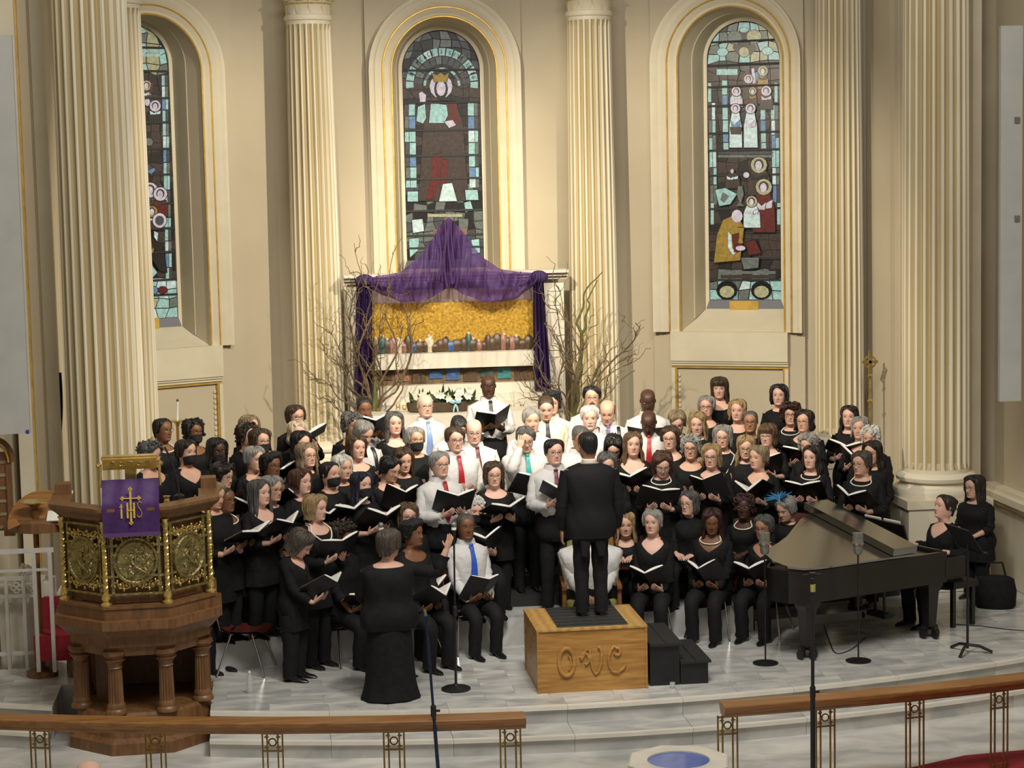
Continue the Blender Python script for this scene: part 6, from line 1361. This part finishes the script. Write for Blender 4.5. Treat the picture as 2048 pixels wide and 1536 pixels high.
for p, (X, Y, k) in zip(PEOPLE, plan):
    x, y, _, sex, skin, hair, hc, hy, hp, top, ex, hold, label = p; k = int(k)
    ztop = atY(x, y, Y)[2]; seat = 's' in ex; hth = HTH[hair]*.24
    if k >= 0: zb = rowZ(k, X)
    elif seat and Y > 20.95: zb = ROWZ[0]
    elif not seat and Y > 20.6: zb = ROWZ[0]
    else: zb = 0
    dx, dy = .9-X, 19.2-Y; rz = atan2(dx, -dy)*.62
    if 'lap' == hold: pass
    loc = (X, Y+.03, zb)
    kw = dict(sex=sex, skin=skin, hair=hair, hc=hc, hyaw=max(-60, min(60, hy-math.degrees(rz)*.6)), hpit=hp, top=top, ex=ex, g=random.Random(label).uniform(.95, 1.14))
    Ht = ztop-zb-hth
    if seat:
        Hs = min(max((Ht-.46)/.545, 1.45), 1.85); kw['seat'] = Ht; H = Hs; pose = 'folder' if hold else 'lap'; kw['zc_f'] = .70 if hold else None
        if y == 990: kw['zc_f'] = .78
    else: H = Ht; pose = 'folder' if hold in ('o', 'h', 'l') else ('folder' if random.Random(x).random() < .6 else 'clasp')
    kw['fold'] = bool(hold)
    if x == 1180 and seat: kw['g'] = 1.6
    if hold == 'h': kw['zc_f'] = .80*H
    if hold == 'l': rz = radians(62); kw['hyaw'] = 10; kw['zc_f'] = .60*H
    if label.startswith('person with long white necklace'): rz = radians(42); kw['hyaw'] = 12
    if hold == 'e':
        pose = 'folder'; kw['zc_f'] = .66*H
        kw['wrists'] = {-1: (np.array([-.10, -.19, H-.22]), (.25, .25, 1.), (.3, .9, 0), .5)}
    person(label, loc, rz, H, pose=pose, **kw)
    if seat and x != 1180:
        chair((X, Y+.06, zb), rz, 'chair under the '+label)
    if x == 1180: th.location = (X, Y+.05, zb); th.rotation_euler = (0, 0, rz)
# ---- the gowned singer, seen from behind
zt_ = atY(783, 1057, 18.98)[2]; loc = (atY(778, 1250, 18.98)[0], 18.98, 0); rz = pi+.15
wr = lcl(atY(893, 1098, 18.95), loc, rz)
person('person in long black gown seen from behind raising an arm', loc, rz, zt_-.015, sex='f', skin=1, hair='short', hc='dgbr', hyaw=-38, hpit=5, top='gown', ex='', pose='folder', g=1.42, hs=1.15, fold=False, group='soloists', wrists={-1: (wr, lcl(atY(906, 1058, 18.95), (0, 0, 0), rz)-lcl(atY(893, 1098, 18.95), (0, 0, 0), rz), (.3, -.9, 0), .25)})
# ---- the conductor
zt_ = atY(1182, 862, 19.36)[2]; loc = (atY(1181, 1100, 19.36)[0], 19.36, .637); H = zt_-.637
cb = person('conductor standing on the podium in black tailcoat seen from behind', loc, pi+.03, H-.01, sex='m', skin=2, hair='crop', hc='blk', hyaw=8, hpit=4, top='jk', ex='', pose='side', g=1.2, fold=False, group='soloists')
hhc = .228*1.08*1.04; mb = MB()
mb.lathe([(.074, 0), (.078, .03), (.070, .035)], 24, (0, .012, H-1.15*hhc-.012)); mb.build('collar', M['paper'], cb)
for sx in (-1, 1): MB().tube([(sx*.07, .14, .80), (sx*.085, .15, .62)], [.06, .03], 8, 0, True, .3).build('coat_tail', M['suit'], cb)
# ---- pianist and page turner
zt_ = atY(1876, 990, 21.0)[2]; pp = atY(1888, 1040, 21.0); loc = (pp[0], 21.0, 0); rz = atan2(-.918, .397)
keys = [lcl(PN(.97, v, .80), loc, rz) for v in (.45, .95)]
bn.location = (pp[0], 21.05, 0); bn.rotation_euler = (0, 0, pth)
ks = sorted(keys, key=lambda q: q[0])
person('person playing the piano in open black jacket', loc, rz, (zt_-.47)/.545, sex='f', skin=0, hair='bun', hc='dbr', hyaw=-8, hpit=-8, top='bv', ex='', pose='folder', seat=zt_-.01, fold=False, group='pianists', wrists={s: (ks[0 if s < 0 else 1]+np.array([0, .12, .03]), (0, -1, -.1), (0, 0, -1.), .45) for s in (-1, 1)})
yt = 22.1; zt_ = atY(1950, 948, yt)[2]; loc = (atY(1952, 1000, yt)[0], yt, 0)
person('person in black with glasses standing behind the pianist', loc, radians(-55), zt_-.02, sex='f', skin=1, hair='long', hc='dbr', hyaw=-10, hpit=5, top='bc', ex='g', pose='clasp', g=1.35, group='pianists')
# ---- listener in the foreground of whom only the crown shows
Yf = 13.2; zt_ = atY(176, 1524, Yf)[2]+.33; loc = (atY(176, 1524, Yf)[0], Yf, -.33)
person('listener at the bottom edge of whom only the crown shows', loc, pi, (zt_-.46)/.545, sex='m', skin=0, hair='rim', hc='gry', top='jk', ex='', pose='lap', seat=zt_, group='listeners')
chair((loc[0], Yf-.06, -.33), pi, 'chair under the listener at the bottom edge')
